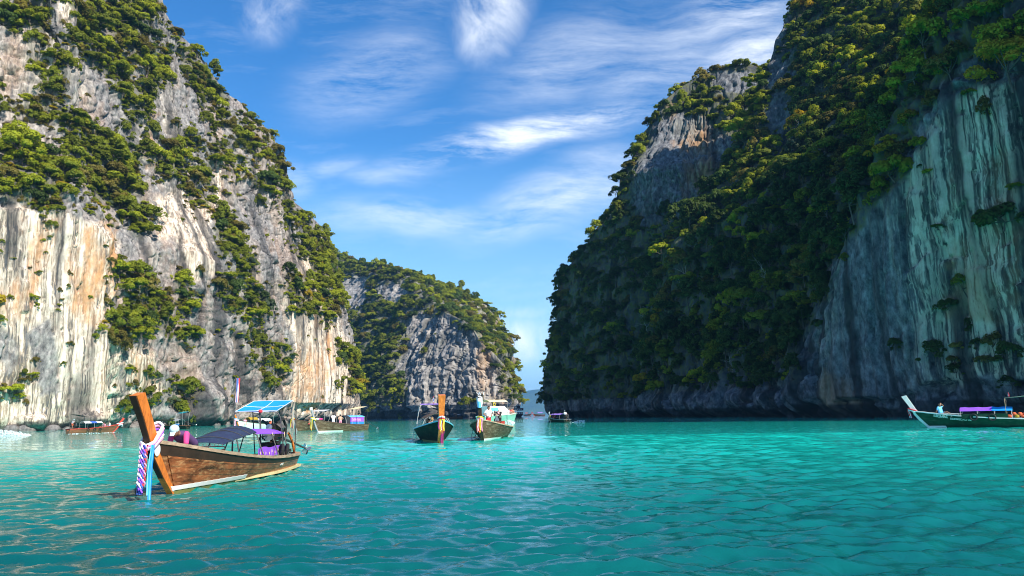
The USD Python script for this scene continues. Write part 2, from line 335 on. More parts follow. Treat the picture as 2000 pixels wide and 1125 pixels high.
class Cliff:
    """a rock wall lofted along its waterline; base: world (x, y) points; sil: skyline (px, py) of the photograph it rises to"""
    def __init__(self, base, sil, setback, du, dz, seed, amp=(4.0, 1.3, 0.6), back=(2, 4, 7, 10, 13, 17, 21, 26, 31, 37, 44, 52, 62, 75), zmax=260, pale=(), undercut=1.6, unit=1.0, tops=None, bumps=()):
        base = np.array(base, float)
        seg = np.r_[0, np.cumsum(np.linalg.norm(np.diff(base, axis=0), axis=1))]
        n = int(seg[-1] / du) + 1
        u = np.linspace(0, seg[-1], n)
        B = np.stack([np.interp(u, seg, base[:, 0]), np.interp(u, seg, base[:, 1])], 1)
        k = max(3, int(5 / du)); ker = np.hanning(2 * k + 1); ker /= ker.sum()
        Bs = np.stack([np.convolve(np.pad(B[:, i], k, 'reflect', reflect_type='odd'), ker, 'valid') for i in (0, 1)], 1)
        T = np.gradient(Bs, axis=0); T /= np.linalg.norm(T, axis=1, keepdims=True)
        k2 = int(14 / du); ker = np.hanning(2 * k2 + 1); ker /= ker.sum()
        T = np.stack([np.convolve(np.pad(T[:, i], k2, 'edge'), ker, 'valid') for i in (0, 1)], 1); T /= np.linalg.norm(T, axis=1, keepdims=True)
        N = np.stack([T[:, 1], -T[:, 0]], 1)                 # outward: to the right of the base direction
        self.u, self.B, self.N = u, Bs, N

        def point(z): s = setback(u, z, Bs); return np.concatenate([Bs - N * s[:, None], z[:, None]], 1)
        lo, hi = np.full(n, 1.0), np.full(n, float(zmax))
        for _ in range(40):
            z = (lo + hi) / 2
            px, py = project(point(z))
            below = py > interp_curve(sil, px)
            lo, hi = np.where(below, z, lo), np.where(below, hi, z)
        top = np.maximum(lo, 2.0)
        if tops: top = np.interp(u, *tops(seg))
        rows = int(top.max() / dz) + 1
        zz = np.linspace(0, 1, rows)[:, None] * (top + 2)[None, :] - 2
        S = np.stack([setback(u, zz[i], Bs) for i in range(rows)])
        U = np.broadcast_to(u, zz.shape)
        q = np.stack([Bs[None, :, 0] - N[None, :, 0] * S, Bs[None, :, 1] - N[None, :, 1] * S, zz], -1)
        fade = np.clip((top[None] - zz) / 6, 0.15, 1)
        c = np.stack([U, U * 0, zz], -1)
        nz = lambda sx, sz, oc, sd: meshkit.fbm(c / np.array([sx, 1, sz]) + seed * 17.3, oc, seed + sd)
        wig = (nz(30, 30, 2, 40) - .5) * 10
        c2 = c + np.stack([wig, wig * 0, wig * 0], -1); c = c2
        d = amp[0] * (nz(26, 60, 3, 0) - 0.5) * 2
        px0, py0 = project(q.reshape(-1, 3)); px0, py0 = px0.reshape(U.shape), py0.reshape(U.shape)
        jit = (nz(12, 12, 3, 70) - .5) * 60
        cur = np.zeros(U.shape)
        for e in (-14, -5, 5, 14): cur += inside(pale, px0 + jit + e, py0 + jit * .7) / 4.0
        self.cur = cur
        r1 = 1 - np.abs(2 * nz(7.0 * unit, 46 * unit, 3, 1) - 1)
        d += amp[1] * (r1 - .7) * 1.4
        w2 = (nz(5 * unit, 9 * unit, 3, 41) - .5) * 5 * unit
        d += (1 - .85 * cur) * (amp[1] * .8 * facets(U + wig + w2, zz + w2, 5.5 * unit, 13 * unit, seed + 71) + amp[2] * facets(U + w2, zz + w2 * .7, 1.9 * unit, 4.4 * unit, seed + 72))
        d += cur * (amp[1] * .75 * facets(U + wig * .5 + w2 * .35, zz + w2, 2.9 * unit, 34 * unit, seed + 73, True) + amp[2] * .5 * facets(U + w2 * .4, zz, 1.15 * unit, 17 * unit, seed + 74, True) + (nz(2, 3, 2, 75) - .5) * .5)
        d += amp[1] * 0.8 * (nz(18, 5, 3, 3) - .5) * 2 * (1 - .7 * cur)
        d = d * fade
        for bx, by, rx, ry, am in bumps: d += am * np.exp(-np.abs((px0 + jit * .15 - bx) / rx) ** 3 - np.abs((py0 - by) / ry) ** 3)
        d -= undercut * np.exp(-np.clip(zz, 0, 99) ** 2 / 2.2) * (0.6 + nz(9, 9, 2, 6)) * (zz < 6)
        q[..., :2] += N[None] * d[..., None]
        q[..., 2] += fade * (zz > 4) * (nz(7, 7, 3, 7) - .5) * 1.2
        cap = []
        for s in back:
            e = q[-1].copy(); e[:, :2] -= N * s; e[:, 2] += .4 - s * .12 - (s / 26) ** 2 + (meshkit.fbm(np.concatenate([e[:, :2], e[:, :1] * 0], 1) / 6, 3, seed) - .5) * min(s, 8) * .6
            e[:, 2] = np.maximum(e[:, 2], -2); cap.append(e)
        self.q = np.concatenate([q, np.array(cap)], 0)
        self.rows = rows; self.top = top; self.disp = d
        self.px, self.py = project(self.q.reshape(-1, 3)); self.px = self.px.reshape(self.q.shape[:2]); self.py = self.py.reshape(self.q.shape[:2])
        dv, dw = np.gradient(self.q, axis=0), np.gradient(self.q, axis=1)
        nn = np.cross(dw, dv); self.area = np.linalg.norm(nn, axis=-1)
        self.nrm = nn / np.maximum(self.area[..., None], 1e-9)

    growth = None

    def build(self, name, material, label, zone):
        p = MB().sheet(self.q).build(name, material, None, True)
        z = np.clip(zone, 0, 1).reshape(-1, 3).astype(np.float32)
        UsdGeom.PrimvarsAPI(p).CreatePrimvar('zone', Sdf.ValueTypeNames.Float3Array, 'vertex').Set(Vt.Vec3fArray.FromNumpy(z))
        self.prim = p
        return tag(p, label, None, None, 'structure')

    def grow(self, dens):
        UsdGeom.PrimvarsAPI(self.prim).CreatePrimvar('growth', Sdf.ValueTypeNames.FloatArray, 'vertex').Set(Vt.FloatArray.FromNumpy(np.clip(dens, 0, 1).ravel().astype(np.float32)))


def soft(c, polys, wob=10, seed=3, scale=40.0):
    """1 inside the polygons (given in the photograph's pixels) with a ragged border, 0 outside"""
    g = np.stack([c.px / scale, c.py / scale, c.px * 0], -1)
    jx, jy = (meshkit.fbm(g, 3, seed) - .5) * 2 * wob * 2, (meshkit.fbm(g, 3, seed + 50) - .5) * 2 * wob * 2
    r = 0
    for k in range(4):
        a = k * 1.571
        r = r + inside(polys, c.px + jx + math.cos(a) * wob * .4, c.py + jy + math.sin(a) * wob * .4)
    return r / 4.0


def cn(c, sx, sz, oc, seed):
    g = np.stack([np.broadcast_to(c.u, c.q.shape[:2]) / sx, c.px * 0, c.q[..., 2] / sz], -1)
    return meshkit.fbm(g, oc, seed)


def W(px, y):                     # waterline point (x, y) under pixel column px at distance y
    x = at(px, 820, y)[0]
    return (x, y)


PALE_L = [[(-400, 395), (40, 410), (120, 405), (222, 445), (224, 840), (-400, 860)], [(285, 390), (330, 372), (425, 400), (415, 540), (372, 545), (335, 470), (300, 470)], [(540, 560), (620, 560), (665, 620), (705, 700), (705, 815), (560, 812), (575, 700)], [(230, 690), (300, 690), (310, 760), (240, 780)], [(415, 330), (440, 330), (440, 400), (420, 410)], [(115, 5), (140, 5), (145, 45), (120, 40)], [(600, 470), (630, 520), (610, 560), (560, 540)]]
WALL_R = [[(1600, 640), (1640, 500), (1700, 400), (1760, 345), (1800, 290), (1850, 200), (1930, 160), (2600, 120), (2600, 770), (1990, 740), (1840, 745), (1760, 775), (1590, 780)]]
# left cliff
SIL_L = [(-900, -900), (-250, -640), (0, -480), (200, -300), (300, -80), (318, -5), (322, 20), (345, 60), (375, 90), (400, 120), (420, 150), (440, 180), (470, 200), (490, 230), (530, 258), (543, 290), (550, 330), (560, 360), (575, 395), (600, 415), (625, 440), (640, 465), (650, 490), (655, 510), (662, 560), (675, 620), (690, 690), (700, 740), (704, 790), (706, 815), (760, 830)]
base_L = [W(-420, 150), W(-200, 168), W(0, 187), W(120, 196), W(205, 203), W(222, 214), W(300, 232), W(375, 243), W(440, 256), W(470, 268), W(560, 288), W(620, 306), W(672, 330), W(700, 350), (W(704, 362)[0] - 1, 372), (-82, 400), (-95, 440)]


def set_L(u, z, B):
    z0 = 54 + 6 * np.sin(u / 17.0) + 4 * np.sin(u / 7.3 + 1)
    far = np.clip((B[:, 1] - 250) / 80, 0, 1)
    s = -2.0 * np.sin(np.clip(z / z0, 0, 1) * np.pi)
    s = s + np.clip(z - z0, 0, 22) * 0.62 * (1 - .4 * far) + np.clip(z - z0 - 22, 0, 400) * 0.20
    cave = np.exp(-((B[:, 1] - 312) / 30) ** 4)
    return s + cave * 3.4 * np.clip((7.5 - z) / 2.2, 0, 1)


CL = Cliff(base_L, SIL_L, set_L, 0.46, 0.46, 1, amp=(4.2, 1.8, 0.95), pale=PALE_L, bumps=[(388, 800, 36, 52, 9), (470, 715, 9, 90, -6), (170, 822, 30, 16, 3.5), (60, 826, 26, 14, 3), (330, 818, 26, 18, 4), (228, 650, 12, 170, -3), (520, 800, 30, 22, 3), (352, 560, 7, 70, -3.5)])
# middle cliff
SIL_M = [(300, 380), (560, 470), (640, 492), (665, 508), (700, 518), (735, 515), (765, 526), (800, 542), (830, 576), (850, 598), (875, 613), (905, 626), (925, 645), (940, 670), (965, 690), (985, 712), (1000, 735), (1010, 758), (1016, 780), (1018, 800), (1020, 814), (1060, 820)]
base_M = [W(430, 640), W(560, 600), W(650, 560), W(720, 520), W(800, 492), W(880, 478), W(940, 470), W(985, 472), W(1008, 482), W(1017, 500), (W(1018, 520)[0], 530), (0, 570), (-12, 640)]


def set_M(u, z, B):
    right = np.clip((B[:, 0] + 75) / 60, 0, 1)
    w = 14 + 26 * right
    return np.clip(z - w, 0, 400) * (0.62 - .30 * right) + np.clip(z, 0, w) * 0.06 + 2.6 * np.clip((8 - z) / 2, 0, 1)


CM = Cliff(base_M, SIL_M, set_M, 0.75, 0.75, 4, amp=(6.5, 2.6, 1.5), undercut=2.5, unit=1.6)
# right cliff, rear peak
SIL_R2 = [(1010, 830), (1056, 810), (1057, 770), (1060, 720), (1068, 660), (1075, 600), (1095, 555), (1110, 520), (1140, 490), (1160, 455), (1185, 430), (1200, 405), (1225, 380), (1240, 330), (1255, 290), (1268, 250), (1275, 225), (1300, 195), (1330, 170), (1355, 155), (1385, 140), (1420, 127), (1465, 125), (1490, 135), (1530, 120), (1600, 100), (1800, 60)]
base_R2 = [(34, 352), (16, 312), (10.5, 285), (16, 270), (33, 241), (45, 229), (58, 223), (75, 219), (105, 212), (145, 203)]


def set_R2(u, z, B):
    left = np.clip((46 - B[:, 0]) / 30, 0, 1)
    s = np.clip(z, 0, 10) * 0.05 + np.clip(z - 10, 0, 38) * (0.42 - .26 * left) + np.clip(z - 48, 0, 34) * 0.10 + np.clip(z - 82, 0, 12) * 0.9 + np.clip(z - 94, 0, 200) * .45
    s = np.where(left > .5, np.minimum(s, 3 + .25 * z), s)
    return s + 1.6 * np.clip((2.2 + 1.3 * np.sin(u / 7.3) + np.sin(u / 3.3) - z) / 1.5, 0, 1)


CR2 = Cliff(base_R2, SIL_R2, set_R2, 0.5, 0.5, 6, amp=(4.6, 1.9, 1.0), undercut=1.2, unit=1.1)
# right cliff, near ridge with the pale wall
SIL_R1 = [(1230, 820), (1250, 805), (1262, 700), (1290, 580), (1330, 480), (1370, 420), (1430, 330), (1475, 230), (1495, 140), (1500, 110), (1508, 60), (1516, 15), (1525, -40), (1560, -110), (1650, -170), (1800, -210), (2000, -230), (2600, -300), (3400, -400)]
base_R1 = [W(1300, 250), W(1262, 214), W(1300, 199), W(1400, 177), W(1500, 155), W(1575, 139), W(1592, 133), W(1700, 120), W(1850, 107), W(2000, 97), (70.5, 80), (75.5, 66), (100, 58)]


def set_R1(u, z, B):
    # height of the bare wall, of the steep slope above it and of the lit shoulder, by place along the shore
    Y = B[:, 1]
    wall = np.interp(Y, [84, 97, 103, 110, 118, 126, 134, 140, 250], [66, 56, 53, 44, 32, 22, 12, 7, 6])
    steep = np.interp(Y, [97, 120, 140, 165, 185, 199], [0.72, 0.72, 0.42, 0.32, 0.22, 0.12])
    zs = np.interp(Y, [97, 120, 140, 165, 199], [60, 44, 42, 52, 44])
    sa = np.interp(Y, [97, 108, 120, 165, 185, 199], [1.7, 1.2, .95, .95, .85, .84])
    sb = np.interp(Y, [97, 108, 120, 165, 182, 199], [1.3, 1.0, .85, .80, .55, .46])
    zs = np.maximum(zs, wall)
    s = -1.5 * np.sin(np.clip(z / wall, 0, 1) * np.pi)
    s = s + np.clip(np.minimum(z, zs) - wall, 0, 400) * steep + np.clip(z - zs, 0, 22) * sa + np.clip(z - zs - 22, 0, 400) * sb
    cut = 1.4 + 1.2 * np.sin(u / 6.1) + .9 * np.sin(u / 2.7 + 1)
    return s + 1.5 * np.clip((cut - z) / 1.5, 0, 1)


CR1 = Cliff(base_R1, SIL_R1, set_R1, 0.40, 0.42, 11, amp=(3.4, 1.9, 1.0), pale=WALL_R, undercut=1.0, tops=lambda g: (g, [18, 26, 126, 136, 136, 132, 128, 126, 122, 118, 112, 104, 100]))

# colour zones of the rock
GREY_L = [[(55, 640), (95, 620), (120, 700), (122, 765), (70, 770), (50, 700)], [(0, 640), (25, 650), (20, 720), (0, 720)]]
DARK_L = [[(352, 790), (372, 745), (400, 750), (424, 800), (424, 835), (350, 835)], [(455, 650), (475, 640), (485, 700), (478, 770), (462, 775)], [(480, 735), (500, 745), (490, 790), (478, 790)], [(345, 440), (360, 480), (372, 600), (360, 620), (350, 520)]]
zl = np.stack([np.clip(soft(CL, PALE_L, 12) * (1 - soft(CL, GREY_L, 10)) * (0.45 + 1.1 * cn(CL, 14, 40, 3, 31)) + .35 * np.clip(cn(CL, 9, 50, 3, 32) - .52, 0, 1) * 4, 0, 1),
               np.clip(soft(CL, [[(-400, 395), (230, 440), (226, 640), (130, 620), (-400, 640)], [(230, 690), (270, 690), (265, 770), (235, 770)], [(280, 190), (350, 260), (340, 330), (270, 300)], [(560, 560), (640, 600), (640, 800), (580, 800)]], 14) * 1.1 + .22, 0, 1),
               np.clip(soft(CL, DARK_L, 6) * .8 + (CL.q[..., 2] < .4 + 3.2 * cn(CL, 7, 7, 3, 81)) * .75 + np.clip((cn(CL, 3.0, 50, 3, 33) - .60) * 6, 0, .8), 0, 1)], -1)
CL.build('limestone_cliff', 'sunlit_limestone', 'tall sunlit limestone cliff with cream streaked wall along the left shore', zl)
zm = np.stack([np.clip(.25 + (CM.px > 900) * .35 + 1.2 * (cn(CM, 16, 50, 3, 34) - .5), 0, 1), np.clip((CM.px > 930) * .6 + .1, 0, 1), np.clip((CM.q[..., 2] < 1 + 7 * cn(CM, 14, 14, 3, 82)) * .8 + np.clip((cn(CM, 5, 50, 3, 35) - .6) * 5, 0, .7), 0, 1)], -1)
CM.build('limestone_cliff', 'far_limestone', 'middle grey limestone headland with dense green top beyond the boats', zm)
z2 = np.stack([np.clip(soft(CR2, [[(1320, 220), (1480, 250), (1460, 380), (1400, 440), (1340, 420), (1330, 300)]], 14) * .25 + .05, 0, 1), soft(CR2, [[(1300, 210), (1420, 230), (1420, 380), (1340, 400)]], 14) * .9, np.clip((CR2.q[..., 2] < .4 + 4 * cn(CR2, 8, 8, 3, 83)) * .8 + np.clip((cn(CR2, 4, 50, 3, 36) - .56) * 5, 0, .6), 0, 1)], -1)
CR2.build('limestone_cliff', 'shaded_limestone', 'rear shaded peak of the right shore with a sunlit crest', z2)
z1 = np.stack([np.clip(soft(CR1, WALL_R, 16) * np.clip(0.35 + np.interp(CR1.px, [1600, 1700, 1780, 1900], [-.12, .05, .36, .50]) + 1.5 * (cn(CR1, 9, 60, 3, 37) - .5), 0, 1), 0, 1), soft(CR1, [[(1600, 700), (1700, 760), (1690, 815), (1590, 815)], [(1850, 300), (2000, 300), (2000, 640), (1850, 640)]], 14) * .6, np.clip((CR1.q[..., 2] < .3 + 3.2 * cn(CR1, 6, 6, 3, 84)) * .8 + np.clip((cn(CR1, 2.4, 60, 3, 38) - .52) * 7, 0, .9), 0, 1)], -1)
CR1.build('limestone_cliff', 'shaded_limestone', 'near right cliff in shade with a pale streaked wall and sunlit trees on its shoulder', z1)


# far island, faded by the air
def far_island():
    m = MB(); n, k = 160, 26
    t = np.linspace(-1, 1, n); x = 60 + t * 3400
    h = 200 * np.exp(-((t - 0.03) / .12) ** 2) + 95 * np.exp(-((t - .35) / .3) ** 2) + 120 * np.exp(-((t + .6) / .3) ** 2)
    h = h * (0.85 + .3 * meshkit.fbm(np.stack([x / 260, x * 0, x * 0], -1), 4, 3)) * np.clip((1 - np.abs(t)) * 6, 0, 1)
    g = np.zeros((k, n, 3))
    for j in range(k):
        s = j / (k - 1)
        prof = math.sin(min(1, s * 1.6) * math.pi / 2) if s < .625 else 1 - (s - .625) * .8
        g[j, :, 0] = x; g[j, :, 1] = 6500 + s * 900; g[j, :, 2] = h * prof - 1
    g[..., 2] += (meshkit.fbm(g / 90.0, 4, 8) - .5) * 22 * (g[..., 2] > 6)
    plain('island_forest', (0.05, 0.085, 0.04), .9, vary=.4, scale=.01)
    tag(m.sheet(g).build('far_island', 'island_forest', None, True), 'distant blue hazy island seen through the gap between the cliffs', None, None, 'structure')


far_island()


# the air over the bay, in which the far island fades to blue
hz = MB().box((0, 4000, 149), (16000, 9000, 304)).build('haze', 'sea_water', None, False)
mat('sea_haze', {'v': ('principled_volume', {'color': (0.22, 0.58, 1.0), 'density': 0.00010, 'anisotropy': 0.2})}, [], None, 'v.volume')
UsdShade.MaterialBindingAPI.Apply(hz).Bind(MAT['sea_haze'])
tag(hz, 'thin blue sea haze filling the air', 'haze', None, 'stuff')


# ------------------------------------------------------------------ vegetation
def leaf(name, a, b, trans, scale=0.5):
    n = {'g': ('geometry', {}), 'oi': ('object_info', {}), 'n1': ('noise_texture', {'scale': scale, 'detail': 3.0}), 'r': ('map_range', {'from_min': .32, 'from_max': .68, 'clamp': True}), 'm': ('mix_color', {'a': a, 'b': b}),
         'rv': ('map_range', {'from_min': 0, 'from_max': 1, 'to_min': 0.72, 'to_max': 1.28}), 'ri': ('map_range', {'from_min': 0, 'from_max': 1, 'to_min': 0.8, 'to_max': 1.2}), 'k': ('math', {'math_type': 'multiply'}), 'sc': ('vector_math', {'math_type': 'scale'}), 'ts': ('mix_color', {'blend_type': 'multiply', 'fac': 1.0, 'b': trans}),
         'd': ('principled_bsdf', {'roughness': 0.6, 'specular_ior_level': 0.2}), 't': ('translucent_bsdf', {}), 'mx': ('mix_closure', {'fac': 0.44})}
    l = [('g.position', 'n1.vector'), ('n1.fac', 'r.value'), ('r.result', 'm.fac'), ('oi.random', 'rv.value'), ('g.random_per_island', 'ri.value'), ('rv.result', 'k.value1'), ('ri.result', 'k.value2'), ('m.result', 'sc.vector1'), ('k.value', 'sc.scale'),
         ('sc.vector', 'd.base_color'), ('sc.vector', 'ts.a'), ('ts.result', 't.color'), ('d.BSDF', 'mx.closure1'), ('t.BSDF', 'mx.closure2')]
    mat(name, n, l, 'mx.closure')


leaf('leaf_green', (0.17, 0.21, 0.018), (0.265, 0.305, 0.028), (1.6, 1.5, .7))
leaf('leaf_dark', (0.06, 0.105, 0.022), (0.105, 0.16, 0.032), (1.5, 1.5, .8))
leaf('leaf_lime', (0.26, 0.31, 0.016), (0.38, 0.405, 0.026), (1.5, 1.4, .6))
leaf('leaf_olive', (0.18, 0.165, 0.034), (0.255, 0.215, 0.046), (1.4, 1.3, .7))
leaf('leaf_yellow', (0.38, 0.32, 0.02), (0.5, 0.37, 0.025), (1.4, 1.2, .5))
leaf('leaf_blue', (0.11, 0.15, 0.085), (0.18, 0.23, 0.13), (1.3, 1.4, 1.0))
plain('bark', (0.10, 0.085, 0.07), .9, vary=.4, scale=2.0)
plain('dead_wood', (0.50, 0.47, 0.43), .9, vary=.3, scale=3.0)
mat('leaf_bark', {'p': ('principled_bsdf', {'base_color': (0.1, 0.09, 0.07), 'roughness': .9})}, [], 'p.BSDF')


def crown_mesh(seed, kind, leaves=2500, size=0.038):
    """a crown about 1 m across whose foot is at the origin: leaf clumps on a loose dome; kinds: round, flat, hanging, bush, tall"""
    g = np.random.default_rng(seed)
    nc = {'round': 22, 'flat': 19, 'hanging': 19, 'bush': 20, 'tall': 20}[kind]
    C, R = [], []
    for i in range(nc):
        th = i * 2.399 + g.normal() * .3; r = math.sqrt((i + .5) / nc) * (1 + g.normal() * .22)
        dome = math.sqrt(max(0, 1 - min(r, 1) ** 2))
        e = .07 + g.random() * .10; rad = (e, e * (.85 + .3 * g.random()), e * (.8 + .3 * g.random()))
        if kind == 'flat': p = (r * .44 * math.cos(th), r * .44 * math.sin(th), .30 + .16 * dome + g.normal() * .04); rad = (rad[0] * 1.15, rad[1] * 1.1, rad[2] * .7)
        elif kind == 'hanging': p = (r * .36 * math.cos(th), r * .36 * math.sin(th), .30 * dome - .45 * r * g.random() + .1); rad = (rad[0], rad[1], rad[2] * 1.5)
        elif kind == 'bush': p = (r * .40 * math.cos(th), r * .40 * math.sin(th), .04 + .26 * dome + g.normal() * .04)
        elif kind == 'tall': p = (r * .28 * math.cos(th), r * .28 * math.sin(th), .30 + .62 * g.random() * (.5 + .5 * dome) + .15 * dome)
        else: p = (r * .40 * math.cos(th), r * .40 * math.sin(th), .24 + .36 * dome + g.normal() * .05)
        C.append(p); R.append(rad)
    C, R = np.array(C), np.array(R)
    k = g.integers(0, nc, leaves)
    d = g.normal(size=(leaves, 3)); d /= np.linalg.norm(d, axis=1, keepdims=True)
    d[:, 2] = np.where(d[:, 2] < -.35, -d[:, 2], d[:, 2])
    rr = 0.6 + 0.5 * np.sqrt(g.random(leaves))
    P = C[k] + d * R[k] * rr[:, None]
    nn = d * .8 + g.normal(size=(leaves, 3)) * .5 + np.array([0, 0, .3]); nn /= np.linalg.norm(nn, axis=1, keepdims=True)
    a = np.cross(nn, g.normal(size=(leaves, 3))); a /= np.linalg.norm(a, axis=1, keepdims=True); b = np.cross(nn, a)
    s = size * (0.6 + .8 * g.random(leaves))[:, None]
    V = np.stack([P - a * s, P + b * s * .6, P + a * s, P - b * s * .6], 1).reshape(-1, 3)
    i = np.arange(leaves)[:, None] * 4
    F = np.vstack([i + [0, 2, 1], i + [0, 3, 2]])
    m = MB().add(V, F)
    mid = C.mean(0) - [0, 0, .15]
    o = P - mid; o /= np.linalg.norm(o, axis=1, keepdims=True)
    sn = d * .6 + o * .35 + nn * .4; sn /= np.linalg.norm(sn, axis=1, keepdims=True)
    m.normals = np.repeat(sn, 4, 0)
    t = MB()
    h = {'round': .40, 'flat': .32, 'hanging': .2, 'bush': .12, 'tall': .65}[kind]
    bend = g.normal(size=2) * .04
    t.tube([(0, 0, -.12), (bend[0], bend[1], h * .5), (0, 0, h)], [.020, .014, .009], 5)
    for c in C[::3]: t.tube([(bend[0], bend[1], h * .5), (c[0] * .6, c[1] * .6, h * .5 + (c[2] - h * .5) * .5), tuple(c)], [.010, .007, .004], 4)
    return m, t


def crown_prim(cm, lf, parent):
    p = cm.build('crown', lf, parent, False)
    u = UsdGeom.Mesh(p); u.CreateNormalsAttr(Vt.Vec3fArray.FromNumpy(cm.normals.astype(np.float32))); u.SetNormalsInterpolation('vertex')


class_root = stage.CreateClassPrim('/World/plant_models')
KINDS = [('round', 'leaf_green'), ('round', 'leaf_dark'), ('flat', 'leaf_green'), ('flat', 'leaf_lime'), ('bush', 'leaf_lime'), ('bush', 'leaf_olive'), ('round', 'leaf_olive'), ('hanging', 'leaf_green'), ('hanging', 'leaf_olive'), ('tall', 'leaf_dark'), ('tall', 'leaf_green'), ('round', 'leaf_yellow'), ('flat', 'leaf_yellow'), ('round', 'leaf_blue'), ('round', 'leaf_lime'), ('bush', 'leaf_dark'), ('round', 'leaf_yellow'), ('round', 'leaf_lime'), ('round', 'leaf_blue'), ('round', 'leaf_green')]
BIG = 16            # from here on: large crowns of finer leaves
SHAPES, MODELS = [], []
for i, (kind, lf) in enumerate(KINDS):
    cm, tm = crown_mesh(100 + i, kind, *((7000, .021) if i >= BIG else ()))
    SHAPES.append((cm, tm))
    r = stage.DefinePrim(f'/World/plant_models/{lf.replace("leaf_", "")}_{kind}_plant_{i:03d}', 'Xform')
    crown_prim(cm, lf, r); tm.build('trunk', 'bark', r, True)
    MODELS.append(r.GetPath())
WORD = {'leaf_green': 'green', 'leaf_dark': 'dark green', 'leaf_lime': 'bright lime green', 'leaf_olive': 'brownish olive', 'leaf_yellow': 'yellow', 'leaf_blue': 'grey green'}
SHAPEWORD = {'round': 'round crowned tree', 'flat': 'flat crowned tree', 'hanging': 'hanging shrub', 'bush': 'low bush', 'tall': 'tall narrow tree'}
CAT = {'round': 'tree', 'flat': 'tree', 'hanging': 'shrub', 'bush': 'bush', 'tall': 'tree'}


def sow(c, dens, count, size, spread, weights, where, seed, lean=0.12, limit=None):
    """plants on a cliff where dens (0..1 on its grid) says so"""
    g = np.random.default_rng(seed)
    w = (c.area * np.clip(dens, 0, 1)).ravel()
    w *= ((c.px > -60) & (c.px < 2060) & (c.py > -60)).ravel()
    idx = g.choice(len(w), size=int(count * 2.2), replace=True, p=w / w.sum())
    P = c.q.reshape(-1, 3)[idx]; N = c.nrm.reshape(-1, 3)[idx]
    s = size * np.exp(g.normal(size=len(idx)) * spread) * (.75 + .5 * dens.ravel()[idx])
    s = np.minimum(s, size * (1.9 + .3 * g.random(len(s))))
    order = np.argsort(-s); keep, tree = [], None
    cell = {}
    for i in order:
        k = tuple((P[i] / (size * 1.2)).astype(int)); ok = True
        for dx in (-1, 0, 1):
            for dy in (-1, 0, 1):
                for dz in (-1, 0, 1):
                    for j in cell.get((k[0] + dx, k[1] + dy, k[2] + dz), ()):
                        if np.sum((P[i] - P[j]) ** 2) < (0.27 * (s[i] + s[j])) ** 2: ok = False
        if ok: keep.append(i); cell.setdefault(k, []).append(i)
        if len(keep) >= count: break
    keep = np.array(keep)
    wt = np.array([weights.get(x[1], 0) * {'round': 1.4, 'tall': .35}.get(x[0], 1) for x in KINDS], float); wt[BIG:] = 0
    # hue varies in drifts over the slope
    kk = np.array([g.choice(len(KINDS), p=wt / wt.sum()) for _ in keep])
    P, N, s = P[keep], N[keep], s[keep]
    steep = 1 - np.clip(N[:, 2], 0, 1)
    P = P + N * (s * lean * steep)[:, None] - np.stack([0 * s, 0 * s, s * .16 + s * .14 * steep], 1)
    px, py = project(P)
    return [dict(p=P[i], s=s[i], k=int(kk[i]), rot=float(g.random() * 6.283), tilt=float(g.normal() * 9), px=px[i], py=py[i], pxs=s[i] * F_PX / P[i][1], where=where) for i in range(len(P))]


VEG_L = [[(-400, 190), (0, 200), (60, 190), (120, 210), (170, 240), (240, 265), (275, 300), (330, 290), (355, 255), (420, 280), (470, 300), (545, 290), (562, 350), (580, 400), (560, 420), (520, 370), (470, 345), (460, 400), (425, 330), (410, 420), (390, 440), (370, 400), (355, 345), (320, 350), (290, 365), (275, 430), (240, 445), (200, 420), (160, 400), (90, 390), (50, 405), (0, 385), (-400, 390)],
         [(140, 0), (310, -10), (300, 60), (335, 80), (330, 130), (320, 170), (285, 230), (240, 230), (215, 160), (160, 120), (140, 60)], [(60, 0), (112, 0), (120, 50), (90, 80), (60, 60)], [(0, 20), (40, 10), (50, 80), (0, 70)],
         [(325, 30), (420, 150), (480, 215), (548, 280), (480, 300), (430, 285), (395, 240), (400, 190), (375, 150), (350, 90)], [(560, 370), (640, 460), (658, 520), (675, 600), (640, 610), (610, 540), (585, 480), (562, 430)],
         [(430, 420), (465, 440), (485, 480), (505, 530), (520, 590), (512, 650), (480, 650), (450, 600), (430, 500)], [(222, 525), (250, 518), (290, 560), (330, 600), (322, 660), (270, 668), (222, 660)], [(340, 540), (370, 540), (385, 600), (360, 620)], [(655, 655), (700, 690), (702, 765), (680, 745), (655, 700)], [(0, 580), (14, 590), (12, 650), (0, 650)]]
THIN_L = [[(225, 735), (340, 730), (390, 760), (360, 800), (240, 800)], [(500, 640), (570, 690), (550, 775), (500, 740)], [(335, 620), (385, 660), (375, 720), (335, 690)], [(10, 700), (60, 700), (50, 780), (10, 770)], [(240, 220), (300, 200), (300, 260), (240, 260)], [(80, 380), (110, 380), (95, 470), (75, 460)], [(200, 420), (300, 420), (260, 470)], [(530, 540), (640, 540), (650, 640), (560, 600)], [(45, 60), (130, 80), (150, 250), (90, 230)]]
dl = np.clip(soft(CL, VEG_L, 12) * (0.30 + 3.0 * (cn(CL, 9, 9, 3, 61) - .43)) + soft(CL, THIN_L, 14) * .28 + .018, 0, 1) * (CL.q[..., 2] > 5)
plants = sow(CL, np.where(dl > .16, dl, 0), 3300, 3.7, .48, {'leaf_green': 5, 'leaf_dark': 1.0, 'leaf_lime': 4.6, 'leaf_olive': 1.2, 'leaf_yellow': .35, 'leaf_blue': .6}, 'left', 21)
plants += sow(CL, np.clip(soft(CL, THIN_L, 14) * .5 + .05 + soft(CL, VEG_L, 22) * .4, 0, 1) * (CL.q[..., 2] > 4), 2600, 1.45, .42, {'leaf_green': 2, 'leaf_lime': 3, 'leaf_olive': 3.5, 'leaf_yellow': .7}, 'left low', 22)
